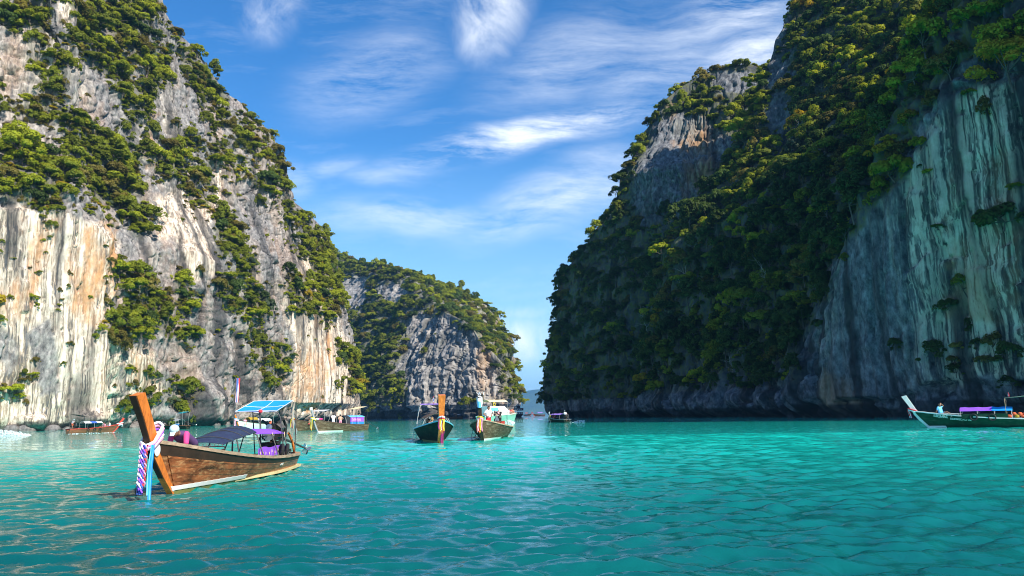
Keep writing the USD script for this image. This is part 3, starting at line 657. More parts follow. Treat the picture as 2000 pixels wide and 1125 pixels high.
plants += sow(CL, np.where(soft(CL, VEG_L, 20) > .1, .3 + cn(CL, 5, 5, 2, 65) * .7, 0) * (CL.q[..., 2] > 6), 1100, 1.5, .35, {'leaf_green': 4, 'leaf_lime': 5, 'leaf_olive': 2.5}, 'left', 27)
ROCK_M = [[(662, 545), (715, 540), (718, 600), (690, 615), (670, 600)], [(790, 640), (830, 608), (880, 618), (940, 660), (965, 770), (880, 800), (790, 800), (782, 720)], [(940, 650), (1000, 720), (1020, 770), (1015, 808), (955, 808)], [(735, 540), (800, 560), (780, 600), (740, 590)]]
dm = np.clip(1.05 - .93 * soft(CM, ROCK_M, 10, scale=25) + .5 * (cn(CM, 14, 12, 3, 62) - .5), 0, 1) * (CM.q[..., 2] > 9) + soft(CM, [[(960, 690), (1010, 740), (1005, 780), (975, 760)]], 6) * .6
dm[-15:] = 1
plants += sow(CM, np.where(dm > .2, dm, 0), 3000, 4.6, .40, {'leaf_green': 4, 'leaf_dark': 3.5, 'leaf_lime': 1.6, 'leaf_olive': 1.2}, 'middle', 23)
ROCK_2 = [[(1285, 235), (1330, 212), (1420, 250), (1480, 300), (1450, 390), (1360, 425), (1300, 420), (1255, 440), (1230, 400), (1245, 320)], [(1400, 130), (1490, 138), (1495, 190), (1400, 180)]]
d2 = np.clip(1.0 - .97 * soft(CR2, ROCK_2, 10) + .5 * (cn(CR2, 9, 9, 3, 63) - .5), 0, 1) * (CR2.q[..., 2] > 6); d2[-14:] = np.maximum(d2[-14:], .8)
plants += sow(CR2, np.where(d2 > .18, d2, 0), 2300, 3.4, .42, {'leaf_green': 4, 'leaf_dark': 3, 'leaf_lime': 2.2, 'leaf_olive': 1.5, 'leaf_yellow': .3}, 'rear right', 24)
BARE_1 = [[(1560, 660), (1592, 640), (1640, 500), (1700, 400), (1760, 345), (1795, 230), (1840, 140), (1920, 110), (3000, 80), (3000, 900), (1560, 900)], [(1490, -80), (1545, -60), (1560, 60), (1545, 240), (1520, 330), (1490, 200)], [(1900, -30), (2000, -40), (2000, 60), (1930, 40)]]
d1 = np.clip(1.0 - .955 * soft(CR1, BARE_1, 14) + .5 * (cn(CR1, 8, 8, 3, 64) - .5), 0, 1) * (CR1.q[..., 2] > 6) * np.clip((CR1.q[..., 2] - 4) / 10, .25, 1)
plants += sow(CR1, np.where(d1 > .12, d1, 0), 3600, 3.3, .45, {'leaf_green': 4, 'leaf_dark': 2.6, 'leaf_lime': 3, 'leaf_olive': 2.0, 'leaf_yellow': .6, 'leaf_blue': .3}, 'near right', 25)
plants += sow(CR1, np.clip(soft(CR1, [[(1840, 640), (2000, 660), (2000, 760), (1900, 740), (1800, 720)]], 14) * .7 + .03, 0, 1) * (CR1.q[..., 2] > 4), 160, 1.9, .3, {'leaf_green': 3, 'leaf_dark': 3, 'leaf_olive': 3}, 'near right', 26)
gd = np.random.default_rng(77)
for q in plants:                       # dark plants swapped in on the lower right slope paint in its shade
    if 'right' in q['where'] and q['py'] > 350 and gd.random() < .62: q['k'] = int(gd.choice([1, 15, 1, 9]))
WHERE = {'left': 'on the sunlit left cliff', 'left low': 'rooted in a crack of the sunlit left cliff', 'middle': 'on the middle headland beyond the boats', 'rear right': 'on the rear peak of the right shore', 'near right': 'on the near right cliff'}


def plant(k, p, s, rot, tilt, label, cat, group=None, sxy=1.0):
    x = thing(label_name(k), label, cat, p, rot, group, (s * sxy, s * sxy, s), tilt)
    x.GetReferences().AddInternalReference(MODELS[k]); x.SetInstanceable(True)
    tag(x, label, cat, group)
    return x


def label_name(k): return {'tree': 'cliff_tree', 'shrub': 'hanging_shrub', 'bush': 'cliff_bush'}[CAT[KINDS[k][0]]]


for c_, g_ in ((CL, dl), (CM, dm), (CR2, d2), (CR1, d1)): c_.grow(g_ * 1.3)

# trees of their own
SPECIAL = [(CR1, 1905, 118, 11, 16, 'broad golden yellow tree crown on the shoulder above the pale right wall'), (CR1, 1985, 122, 9, 16, 'golden yellow tree at the right edge of the picture above the pale wall'), (CR1, 1802, 278, 3.2, 4, 'small bright green bush alone on the dark rock left of the pale wall'),
           (CR1, 1765, 160, 7, 16, 'round yellow green tree beside the shadow edge of the right shoulder'), (CL, 505, 400, 7.5, 19, 'round green tree on the bare rock near the sloping edge of the left cliff'), (CL, 40, 300, 14, 17, 'large bright green tree at the left edge of the picture on the left cliff ledge'), (CL, 215, 120, 9, 18, 'grey green tree below the upper rock wall of the left cliff'), (CR1, 1302, 474, 2.6, 12, 'small yellow flowering crown in the dark slope of the right cliff'), (CR1, 1480, 480, 6, 8, 'olive shrub hanging in the dark slope of the right cliff')]
for c, px, py, s, k, lab in SPECIAL:
    d2_ = (c.px - px) ** 2 + (c.py - py) ** 2
    i, j = np.unravel_index(np.argmin(d2_), d2_.shape)
    plant(k, c.q[i, j] + c.nrm[i, j] * s * .12 - [0, 0, s * .3], s, 1.0, 0, lab, CAT[KINDS[k][0]])

def zone(w, px, py):
    if w.startswith('left'):
        if py < 130: return 'at the top edge of the left cliff'
        if px > 440 and py < 520: return 'along the sloping skyline of the left cliff'
        if py < 300: return 'under the upper rock wall of the left cliff'
        if py < 450: return 'on the broad ledge above the cream wall'
        if px < 390: return 'in the hollow beside the cream wall'
        return 'low on the right half of the left cliff'
    if w == 'middle':
        return 'on the crest of the middle headland' if py < 580 else ('at the foot of the middle headland' if py > 720 else 'on the face of the middle headland')
    if w == 'rear right':
        return 'on the lit crest of the rear right peak' if py < 260 else ('on the dark left flank of the rear right peak' if px < 1250 else 'under the rock face of the rear right peak')
    if py < 130: return 'at the top edge of the right cliff'
    if py < 330: return 'on the lit shoulder left of the pale wall' if px < 1780 else 'on the shoulder above the pale wall'
    if px > 1620: return 'along the left rim of the pale wall'
    return 'high in the dark slope of the right cliff' if py < 560 else 'low in the dark slope of the right cliff'


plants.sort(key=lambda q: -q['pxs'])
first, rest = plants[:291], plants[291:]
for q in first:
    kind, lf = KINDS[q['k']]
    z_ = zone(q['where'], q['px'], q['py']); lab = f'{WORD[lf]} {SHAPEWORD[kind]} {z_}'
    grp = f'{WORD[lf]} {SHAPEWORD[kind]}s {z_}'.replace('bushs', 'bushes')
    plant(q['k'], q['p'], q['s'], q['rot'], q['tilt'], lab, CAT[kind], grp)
STUFF = {'left': 'green shrubs and trees covering the ledges of the left cliff', 'left low': 'small shrubs and tufts in cracks of the left cliff', 'middle': 'dense green forest covering the middle headland', 'rear right': 'dense forest covering the rear peak of the right shore', 'near right': 'dense shaded forest covering the slope of the near right cliff'}
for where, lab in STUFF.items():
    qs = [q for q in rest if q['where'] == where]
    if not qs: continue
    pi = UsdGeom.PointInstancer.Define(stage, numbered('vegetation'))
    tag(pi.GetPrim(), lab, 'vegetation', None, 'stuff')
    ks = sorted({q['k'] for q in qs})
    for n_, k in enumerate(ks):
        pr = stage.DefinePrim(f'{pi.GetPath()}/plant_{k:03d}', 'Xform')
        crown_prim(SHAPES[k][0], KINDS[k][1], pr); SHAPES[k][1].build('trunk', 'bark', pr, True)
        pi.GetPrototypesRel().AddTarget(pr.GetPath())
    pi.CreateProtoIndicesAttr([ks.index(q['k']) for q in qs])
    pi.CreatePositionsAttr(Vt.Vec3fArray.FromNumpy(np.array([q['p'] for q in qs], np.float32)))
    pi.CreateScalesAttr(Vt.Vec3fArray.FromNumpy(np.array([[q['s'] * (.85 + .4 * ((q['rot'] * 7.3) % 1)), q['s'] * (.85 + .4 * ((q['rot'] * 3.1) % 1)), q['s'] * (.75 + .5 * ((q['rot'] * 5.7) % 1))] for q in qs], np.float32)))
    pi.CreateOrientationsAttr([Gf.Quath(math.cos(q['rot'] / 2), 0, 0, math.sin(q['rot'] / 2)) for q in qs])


def bare_tree(c, px, py, h, seed, label, out=.3):
    g = np.random.default_rng(seed)
    d2_ = (c.px - px) ** 2 + (c.py - py) ** 2
    i, j = np.unravel_index(np.argmin(d2_), d2_.shape)
    p = c.q[i, j] - c.nrm[i, j] * .3; n = c.nrm[i, j] * np.array([1, 1, .2])
    x = thing('bare_tree', label, 'bare tree', p)
    t = MB(); up = np.array([0, 0, 1.0]) + n * out + g.normal(size=3) * .15
    P = [np.zeros(3)]
    for k in range(5): P.append(P[-1] + (up + g.normal(size=3) * .25) * h / 5)
    t.tube(P, np.linspace(.08, .02, 6) * h / 8, 5); t.build('trunk', 'dead_wood', x, True)
    b = MB()
    for k in range(9):
        a = P[1 + k % 5]; d = g.normal(size=3) + up * .6 + n * .8; d /= np.linalg.norm(d)
        L = h * (.2 + .3 * g.random()); m = a + d * L * .5 + g.normal(size=3) * L * .12
        b.tube([a, m, a + d * L + [0, 0, L * .25]], np.array([.04, .028, .012]) * h / 8, 4)
        for _ in range(2): b.tube([m, m + (d + g.normal(size=3) * .7) * L * .45], np.array([.022, .010]) * h / 8, 4)
    b.build('branch', 'dead_wood', x, True)


for a in [(CL, 228, 275, 9, 1, 'white bare branched tree on the left cliff above the cream wall'), (CL, 405, 222, 6, 2, 'pale bare bent tree near the skyline of the left cliff'), (CR1, 1330, 575, 7, 3, 'pale bare tree in the dark slope, nearest the middle of the right shore'), (CR1, 1215, 640, 6, 4, 'pale leaning bare tree low in the dark slope'), (CR1, 1500, 565, 6, 5, 'pale bare tree high in the dark slope beside the pale wall'), (CR1, 1435, 735, 5, 6, 'pale bare bush near the water under the dark slope'), (CR1, 1580, 265, 5, 7, 'pale arched bare branch below the sunlit trees on the right')]:
    bare_tree(*a)


# boulders fallen at the foot of the cliffs
gb = np.random.default_rng(31)
for c, pxs, lm, lab, grp in ((CL, [18, 52, 96, 128, 262, 318, 352, 415, 440, 508, 548, 655], 'sunlit_limestone', 'weathered grey boulder at the waterline under the left cliff', 'boulders at the foot of the left cliff'),):
    i0 = int(np.argmin(np.abs(c.q[:, 10, 2] - .4)))
    for px in pxs:
        j = int(np.argmin(np.abs(c.px[i0] - px))); p = c.q[i0, j]; n = c.nrm[i0, j] * np.array([1, 1, 0])
        m = trimesh.creation.icosphere(3, 1.0); v = np.array(m.vertices)
        v = v * (.75 + .55 * meshkit.fbm(v * 1.6 + px, 3, 5))[:, None] * np.array([1.0, 1.1, .8]) * (.9 + 1.3 * gb.random())
        x = thing('boulder', lab, 'boulder', (p[0] + n[0] * .8, p[1] + n[1] * .8, .1), gb.random() * 6, grp)
        r_ = MB().add(v, m.faces).build('rock', lm, x, 40)
        UsdGeom.PrimvarsAPI(r_).CreatePrimvar('zone', Sdf.ValueTypeNames.Float3Array, 'constant').Set(Vt.Vec3fArray([Gf.Vec3f(0, .1, .35)]))
        UsdGeom.PrimvarsAPI(r_).CreatePrimvar('growth', Sdf.ValueTypeNames.FloatArray, 'constant').Set(Vt.FloatArray([0.0]))


# ------------------------------------------------------------------ paints, cloths, metals of the boats
plain('hull_brown', (0.29, 0.088, 0.027), .38, vary=.9, scale=2.8, dirt=(0.52, 0.27, 0.11), stretch=(.55, 1, 1.6), bump=.015, dirtlev=(.50, .70))
plain('hull_grey_wood', (0.125, 0.085, 0.05), .75, spec=.1, vary=.55, scale=1.5, dirt=(0.33, 0.26, 0.18), stretch=(.4, 1, 2.4), bump=.01)
plain('hull_dark_green', (0.010, 0.024, 0.018), .7, spec=.08, vary=.3, scale=1.2, dirt=(0.07, 0.055, 0.03), stretch=(.5, 1, 1.5))
plain('hull_green', (0.010, 0.055, 0.030), .65, spec=.1, vary=.35, scale=1.4, dirt=(0.06, 0.09, 0.06), stretch=(.5, 1, 1.5))
plain('hull_reddish', (0.26, 0.10, 0.045), .6, vary=.5, scale=1.4, dirt=(0.10, 0.06, 0.04), stretch=(.4, 1, 2))
plain('stem_orange', (0.74, 0.21, 0.032), .42, vary=.35, scale=4.0, dirt=(0.42, 0.10, 0.018), stretch=(1.5, 1.5, .6), bump=.004, dirtlev=(.5, .68))
plain('stem_dark', (0.05, 0.025, 0.014), .6, vary=.4, scale=3.0)
plain('worn_wood', (0.40, 0.29, 0.19), .75, vary=.45, scale=3.5, dirt=(0.16, 0.08, 0.04), stretch=(.5, 2, 2), bump=.006)
plain('dark_wood', (0.10, 0.055, 0.030), .7, vary=.5, scale=3.0, dirt=(0.22, 0.14, 0.09), stretch=(.5, 2, 2))
plain('white_paint', (0.76, 0.75, 0.70), .5, vary=.12, scale=3, dirt=(0.50, 0.42, 0.30), dirtlev=(.58, .75))
plain('cream_paint', (0.66, 0.52, 0.26), .5, vary=.2, scale=2.5, dirt=(0.40, 0.30, 0.12), dirtlev=(.55, .75))
plain('algae_paint', (0.20, 0.20, 0.06), .6, vary=.35, scale=3)
plain('light_blue_paint', (0.12, 0.46, 0.58), .45, vary=.15)
plain('red_paint', (0.52, 0.06, 0.04), .5, vary=.2)
plain('navy_cloth', (0.022, 0.030, 0.075), .75, vary=.35, scale=2.5, dirt=(0.03, 0.07, 0.09))
plain('purple_cloth', (0.27, 0.085, 0.62), .75, vary=.15, scale=5)
plain('violet_cloth', (0.36, 0.20, 0.66), .75, vary=.12, scale=5)
plain('blue_cloth', (0.010, 0.30, 0.78), .65, vary=.10, scale=4)
plain('sky_blue_cloth', (0.14, 0.52, 0.80), .7, vary=.1)
plain('royal_cloth', (0.05, 0.13, 0.55), .7, vary=.15)
plain('white_cloth', (0.76, 0.76, 0.78), .8, vary=.08)
plain('cream_cloth', (0.76, 0.62, 0.36), .8, vary=.1)
plain('yellow_cloth', (0.72, 0.52, 0.04), .75, vary=.15)
plain('mustard_cloth', (0.40, 0.27, 0.02), .75, vary=.15)
plain('pink_cloth', (0.76, 0.33, 0.46), .8, vary=.12)
plain('hot_pink_cloth', (0.66, 0.06, 0.24), .75, vary=.12)
plain('red_cloth', (0.60, 0.04, 0.05), .75, vary=.15)
plain('grey_cloth', (0.30, 0.30, 0.31), .8, vary=.15)
plain('dark_cloth', (0.03, 0.03, 0.04), .8, vary=.2)
plain('aubergine_cloth', (0.115, 0.055, 0.16), .85, vary=.2, scale=8)
plain('cap_cloth', (0.52, 0.72, 0.76), .8, vary=.08)
plain('thatch', (0.40, 0.36, 0.28), .9, vary=.4, scale=8)
plain('steel_tube', (0.10, 0.095, 0.09), .45, .5, vary=.4, scale=6)
plain('pale_tube', (0.62, 0.60, 0.56), .4, .2, vary=.15, scale=6)
plain('steel', (0.55, 0.55, 0.54), .35, .9, vary=.2, scale=6)
plain('engine_black', (0.022, 0.022, 0.024), .4, .3, vary=.6, scale=9, dirt=(0.12, 0.09, 0.06))
plain('rubber', (0.02, 0.02, 0.02), .7, vary=.4, scale=8)
plain('skin', (0.50, 0.29, 0.20), .55, vary=.1)
plain('tan_skin', (0.30, 0.155, 0.095), .55, vary=.12)
plain('hair', (0.02, 0.015, 0.012), .5, vary=.3)
plain('fair_hair', (0.28, 0.17, 0.07), .5, vary=.3)
plain('orange_vest', (0.70, 0.12, 0.04), .7, vary=.15)
plain('blue_plastic', (0.03, 0.22, 0.62), .35, vary=.1)
mat('spray_foam', {'g': ('geometry', {}), 'n': ('noise_texture', {'scale': 3.0, 'detail': 6.0}), 'p': ('principled_bsdf', {'base_color': (.85, .88, .88), 'roughness': .6, 'subsurface_weight': .2, 'subsurface_scale': .1})}, [], 'p.BSDF')


def ss(t): return t * t * (3 - 2 * t)


class Boat:
    """a long wooden boat: local x forward, y to port, z up, origin on the waterline"""
    def __init__(self, label, bow, stern, zb=1.3, zm=.6, zs=.55, beam=1.9, ov=1.0, hull='hull_grey_wood', rail='worn_wood', cat='boat', group=None, name='longtail_boat', band=None, stripe='white_paint', sb=.6, inner='dark_wood', zk=-.35, stripe_t=.45, roll=0):
        bow, stern = np.array(bow, float)[:2], np.array(stern, float)[:2]
        f = bow - stern; self.len = np.linalg.norm(f); self.ang = math.atan2(f[1], f[0])
        mid = (bow + stern) / 2
        self.O = np.array([mid[0], mid[1], 0.0]); self.xs, self.xb = -self.len / 2, self.len / 2
        self.zb, self.zm, self.zs, self.beam, self.ov, self.sb, self.zk = zb, zm, zs, beam, ov, sb, zk
        self.root = thing(name, label, cat, self.O, self.ang, group)
        n, m = 36, 12
        G = {}
        for s in (1, -1):
            g = np.array([[self.pt(t, v, s) for v in np.linspace(0, 1, m)] for t in np.linspace(0, 1, n)])
            G[s] = g
        full = np.concatenate([G[1][:, ::-1], G[-1][:, 1:]], 1)
        hb = MB().sheet(full, .05)
        sec = full[0]; hb.add(np.vstack([sec, [[self.xs, 0, self.zs * .5]]]), [[i, i + 1, len(sec)] for i in range(len(sec) - 1)]); hb.add(np.vstack([sec + [.05, 0, 0], [[self.xs + .05, 0, self.zs * .5]]]), [[i + 1, i, len(sec)] for i in range(len(sec) - 1)])
        hb.build('hull', hull, self.root, 40)
        rl = MB()
        for s in (1, -1):
            e = G[s][:, -1]
            d = np.gradient(e, axis=0); nrm = np.stack([-d[:, 1], d[:, 0], 0 * d[:, 0]], 1) * s; nrm /= np.linalg.norm(nrm, axis=1, keepdims=True)
            o = np.array([0, 0, 1.0])
            q = np.stack([e + nrm * .045 + o * .03, e - nrm * .09 + o * .03, e - nrm * .09 - o * .04, e + nrm * .045 - o * .05, e + nrm * .045 + o * .03], 1)
            rl.sheet(q[:, ::s])
        rl.sheet(np.stack([np.stack([G[1][0, -1] + [-.03, .04, .03], G[-1][0, -1] + [-.03, -.04, .03]]), np.stack([G[1][0, -1] + [.10, .04, .03], G[-1][0, -1] + [.10, -.04, .03]])]), .06)
        rl.build('gunwale', rail, self.root, 20)
        if band:
            bm = MB()
            for s in (1, -1): bm.sheet(np.array([[self.pt(t, v, s, .034) for v in np.linspace(.80, .955, 4)] for t in np.linspace(0, 1, n)]), .012)
            bm.build('upper_band', band, self.root, 30)
        if stripe:
            bm = MB()
            for s in (1, -1): bm.sheet(np.array([[self.pt(t, self.vz(t, z), s, .032) for z in (.0, .06, .13)] for t in np.linspace(stripe_t, 1, 24)]), .010)
            bm.build('waterline_stripe', stripe, self.root, 30)
        fl = MB()
        fl.sheet(np.array([[np.array([self.pt(t, .5, 1)[0], y * max(self.pt(t, .30, 1)[1] - .05, .02), self.floor(t)]) for y in (-1, -.33, .33, 1)] for t in np.linspace(.02, .97, 20)]), .03)
        fl.build('deck', inner, self.root, 30)
        for t in (.2, .36, .52, .66, .8):
            p = self.pt(t, .78, 1)
            MB().box((p[0], 0, p[2]), (.24, 2 * p[1] - .10, .04)).build('seat', 'dark_wood', self.root, False)
        fd = MB()
        fd.sheet(np.array([[np.array([self.pt(t, .9, 1)[0], y * max(self.pt(t, .9, 1)[1] - .05, .02), self.pt(t, .9, 1)[2]]) for y in (-1, 0, 1)] for t in np.linspace(.88, .985, 6)]), .03)
        fd.build('foredeck', 'worn_wood', self.root, 30)

    def sheer(self, t): return self.zm + (self.zb - self.zm) * max(0, (t - .12) / .88) ** 2.4 + (self.zs - self.zm) * max(0, (.3 - t) / .3) ** 2

    def half(self, t):
        b = self.beam / 2
        return b * max(1 - ((t - .40) / .60) ** 2, 0) ** .72 + .045 if t > .4 else b * (1 - (1 - self.sb) * ((.4 - t) / .4) ** 2) + .045

    def vz(self, t, z): return (z - self.zk) / (self.sheer(t) - self.zk)

    def pt(self, t, v, s, off=0.0):
        v0 = self.vz(t, 0)
        x = self.xs + self.len * t + self.ov * t ** 4 * max(-.3, (v - v0) / (1 - v0))
        e = .42 + .50 * t ** 2
        y = (self.half(t) * max(v, 0) ** e + off) * s
        return np.array([x, y, self.zk + (self.sheer(t) - self.zk) * v])

    def floor(self, t): return .12 + .5 * max(0, t - .6) ** 1.5 * 1.6

    def t_of(self, x): return float(np.clip((x - self.xs) / self.len, 0, 1))

    def world(self, x, y, z):
        c, s = math.cos(self.ang), math.sin(self.ang)
        return np.array([self.O[0] + c * x - s * y, self.O[1] + s * x + c * y, self.O[2] + z])

    def loft(self, secs):
        """secs: (x back, z back, x front, z front, thickness)"""
        m = MB()
        g = np.array([[(xb, th / 2, zb), (xf, th / 2, zf), (xf, -th / 2, zf), (xb, -th / 2, zb), (xb, th / 2, zb)] for xb, zb, xf, zf, th in secs])
        m.sheet(g)
        for k, s in ((0, 1), (-1, -1)): m.add(g[k, :4], np.array([[0, 1, 2, 3]])[:, ::s])
        return m

    def stem(self, top=1.2, over=.6, w=.34, th=.14, material='stem_orange', cap=None, front=None, flare=1.0):
        """the prow post rising top above the bow gunwale"""
        xb, zb = self.xb + self.ov, self.zb
        secs = [(self.xb - .42, -.30, self.xb - .06, -.34, th), (self.xb - .22, 0.05, self.xb + .05, 0, th)]
        for k in (.45, .8): secs.append((self.xb + self.ov * k - w * .85, zb * k, self.xb + self.ov * k + w * .55, zb * k - .03, th))
        for k in (0.02, .5, 1.0): secs.append((xb + over * k - w * .55, zb + .12 + (top - .12) * k, xb + over * k + w * (.45 + .05 * k), zb + .12 + (top - .2) * k, th * (1 + (flare - 1) * k)))
        self.tip = np.array([xb + over, 0, zb + top])
        self.neck = np.array([xb + over * .12, 0, zb + .1])
        self.loft(secs).build('prow_post', material, self.root, 20)
        if cap: self.loft([(secs[-1][0] - .02, secs[-1][1] - .30, secs[-1][2] + .02, secs[-1][3] - .30, secs[-1][4] + .04), (secs[-1][0] - .01, secs[-1][1] + .02, secs[-1][2] + .03, secs[-1][3] + .02, secs[-1][4] + .04)]).build('prow_cap', cap, self.root, 20)

    def canopy(self, x0, x1, w, ze, zr, material, posts=3, post='steel_tube', name='canopy', sag=0.02, panels=None):
        """an arched cloth roof on posts standing on the gunwale"""
        def P(x, q): return np.array([x, w / 2 * q, ze + (zr - ze) * (1 - q * q) + sag * math.sin(x * 7) * (1 - q * q)])
        for (a, b, mt) in (panels or [(x0, x1, material)]):
            MB().sheet(np.array([[P(x, q) for q in np.linspace(-1, 1, 11)] for x in np.linspace(a, b, 8)]), .02).build(name, mt, self.root, 40)
        for i, x in enumerate(np.linspace(x0 - .05 * np.sign(x0 - x1), x1 + .05 * np.sign(x0 - x1), posts)):
            MB().tube([P(x, q) - [0, 0, .025] for q in np.linspace(-1, 1, 9)], .016, 5).build('roof_bow', post, self.root, True)
            for s in (1, -1):
                g = self.pt(self.t_of(x), 1, s)
                MB().tube([(x, s * w / 2, ze), (x, (s * w / 2 + g[1] * .94) / 2, (ze + g[2]) / 2), (x, g[1] * .92, g[2])], .018, 5).build('post', post, self.root, True)

    def awning(self, x0, x1, w, z0, z1, material, post='steel_tube', trim=None, dy=0.0):
        """a flat tilted cloth high over the stern on four posts"""
        g = np.array([[(x0 + (x1 - x0) * a, dy + w / 2 * q, z0 + (z1 - z0) * a - .05 * (1 - q * q) * math.sin(a * 3.14)) for q in np.linspace(-1, 1, 9)] for a in np.linspace(0, 1, 7)])
        aw = MB().sheet(g, .015).build('awning', material, self.root, 40)
        if trim:
            t = MB()
            for e in (g[0], g[-1], g[:, 0], g[:, -1], g[:, 4], g[3]): t.tube(e + [0, 0, .010], .009, 4)
            t.build('seam', trim, aw, True)
        for x, z in ((x0, z0), (x1, z1)):
            for s in (1, -1):
                q = self.pt(self.t_of(x), 1, s)
                MB().tube([(x, dy + s * w * .42, z - .03), (x, dy + s * w * .52, z - .06), (x, (dy * .6 + s * w * .56), z - .22), (x, q[1] * .9, q[2])], .019, 6).build('awning_post', post, self.root, True)

    def engine(self, x=None, z=None, shaft=3.2, up=.2, scale=1.0, tiller=True, yaw=0.0, simple=False):
        """car engine on a stern post, its long shaft running aft to the propeller"""
        x = self.xs + .55 if x is None else x
        z = self.zs + .55 if z is None else z
        k = scale
        e = MB().box((x, 0, z), (.62 * k, .36 * k, .34 * k)).box((x + .02, 0, z + .24 * k), (.50 * k, .26 * k, .16 * k)).box((x - .05 * k, .2 * k, z + .04), (.34 * k, .12 * k, .22 * k)).box((x + .1, -.2 * k, z - .02), (.3 * k, .1 * k, .24 * k))
        for q in range(4): e.tube([(x - .2 * k + .13 * k * q, .16 * k, z + .30 * k), (x - .2 * k + .13 * k * q, .30 * k, z + .18 * k)], .035 * k, 6)
        en = e.build('engine', 'engine_black', self.root, 25)
        r = MB(); ph = np.linspace(0, 2 * np.pi, 13)
        r.tube([(x + .36 * k, 0, z), (x + .42 * k, 0, z)], .17 * k, 12).tube([(x + .36 * k, 0, z + .22 * k), (x + .41 * k, 0, z + .22 * k)], .09 * k, 10)
        r.build('pulley', 'steel', en, 30)
        h = MB().tube([(x - .1, .1, z + .32 * k), (x - .3 * k, .2 * k, z + .45 * k), (x - .5 * k, .22 * k, z + .25 * k), (x - .52 * k, .2 * k, z - .1 * k)], .045 * k, 7).tube([(x + .2, -.1, z + .3 * k), (x + .1 * k, -.3 * k, z + .42 * k), (x - .3 * k, -.3 * k, z + .3 * k)], .03 * k, 6)
        h.build('hose', 'rubber', en, True)
        MB().box((x, 0, (z + self.zs * .3) / 2 - .1), (.12, .16, z - self.zs * .3)).box((x, 0, z - .24 * k), (.7 * k, .12, .08)).build('engine_mount', 'dark_wood', self.root, False)
        a, b = np.array([x - .35 * k, 0, z - .05]), np.array([x - .35 * k - shaft, math.tan(yaw) * shaft, up])
        MB().tube([a, (a + b) / 2, b], [.05, .04, .032], 7).build('shaft', 'steel_tube', self.root, True)
        d = (b - a) / np.linalg.norm(b - a)
        MB().tube([b - [.3, 0, .03], b - [.28, 0, .16], b - [.1, 0, .22]], .022, 5).sheet(np.array([[b - [.34, 0, .03], b - [.05, 0, .03]], [b - [.30, 0, .20], b - [.12, 0, .24]]]), .012).build('skeg', 'steel_tube', self.root, 30)
        p = MB().tube([b, b + d * .12], .04, 8)
        for q in range(3):
            th = q * 2.094; u = np.cross(d, [0, 0, 1.0]); u /= np.linalg.norm(u); w = np.cross(u, d)
            o = u * math.cos(th) + w * math.sin(th); tt = -u * math.sin(th) + w * math.cos(th)
            c = b + d * .06
            p.sheet(np.array([[c + o * r + tt * wd * s + d * (.05 * s) for s in (-1, 0, 1)] for r, wd in ((.03, .03), (.10, .075), (.17, .07), (.20, .03))]), .012)
        p.build('propeller', 'steel', self.root, 40)
        if tiller: MB().tube([(x + .3 * k, -.05, z - .02), (x + 1.5 * k, .12, z - .05)], .022, 6).tube([(x + 1.5 * k, .12, z - .05), (x + 1.62 * k, .13, z - .16)], .02, 5).build('tiller', 'steel_tube', self.root, True)

    def text(self, s, t, v, side, h, material, name='lettering'):
        p = self.pt(t, v, side, .060); q = self.pt(t - .03 * side * 1, v, side, .060); r = self.pt(t, v + .08, side, .060)
        X = (q - p) * (1 if side > 0 else 1); X /= np.linalg.norm(X)
        Z = np.cross(X, r - p); Z /= np.linalg.norm(Z); Y = np.cross(Z, X)
        m = meshkit.text_mesh(s, h, .006, True); vv = np.array(m.vertices) @ np.stack([X, Y, Z]) + p
        MB().add(vv, m.faces).build(name, material, self.root, False)


def ribbon(mb, p, length, w, sway, g, n=7):
    """a strip of cloth hanging from p"""
    pts = [np.array(p, float) + np.array([sway[0] * k ** 1.3 + .02 * math.sin(k * 6 + g.random()), sway[1] * k ** 1.3 + .02 * math.cos(k * 5), -length * k]) for k in np.linspace(0, 1, n)]
    a = g.random() * 3.1
    side = np.array([math.cos(a), math.sin(a), 0])
    mb.sheet(np.array([[q - side * w / 2 * (1 - .2 * math.sin(9 * i)), q + [.01, .01, 0], q + side * w / 2] for i, q in enumerate(pts)]), .012)


def garland(boat, label, colours, drop=.8, wrap=2, seed=1, sway=.08, size=1.0):
    """bright cloths knotted round the prow and hanging down"""
    g = np.random.default_rng(seed)
    c = boat.neck
    root = thing('prow_garland', label, 'garland', boat.world(*c), boat.ang)
    for k in range(wrap):
        ph = np.linspace(0, 2 * np.pi, 17); R = (.30 + .02 * k) * size
        MB().tube([(R * math.cos(a) * .95, R * .55 * math.sin(a), .10 * math.cos(a) + (k - wrap / 2) * .09) for a in ph], .055 * size, 7, False).build('wrap', colours[k % len(colours)], root, True)
    for k, col in enumerate(colours):
        m = MB()
        for q in range(2): ribbon(m, (.24 * size + .05 * g.normal(), (.10 - .07 * k) * size + .03 * g.normal(), -.02), drop * (.75 + .3 * g.random()), .07 * size, (sway, .02 * g.normal()), g)
        m.build('ribbon', col, root, 40)
    return root


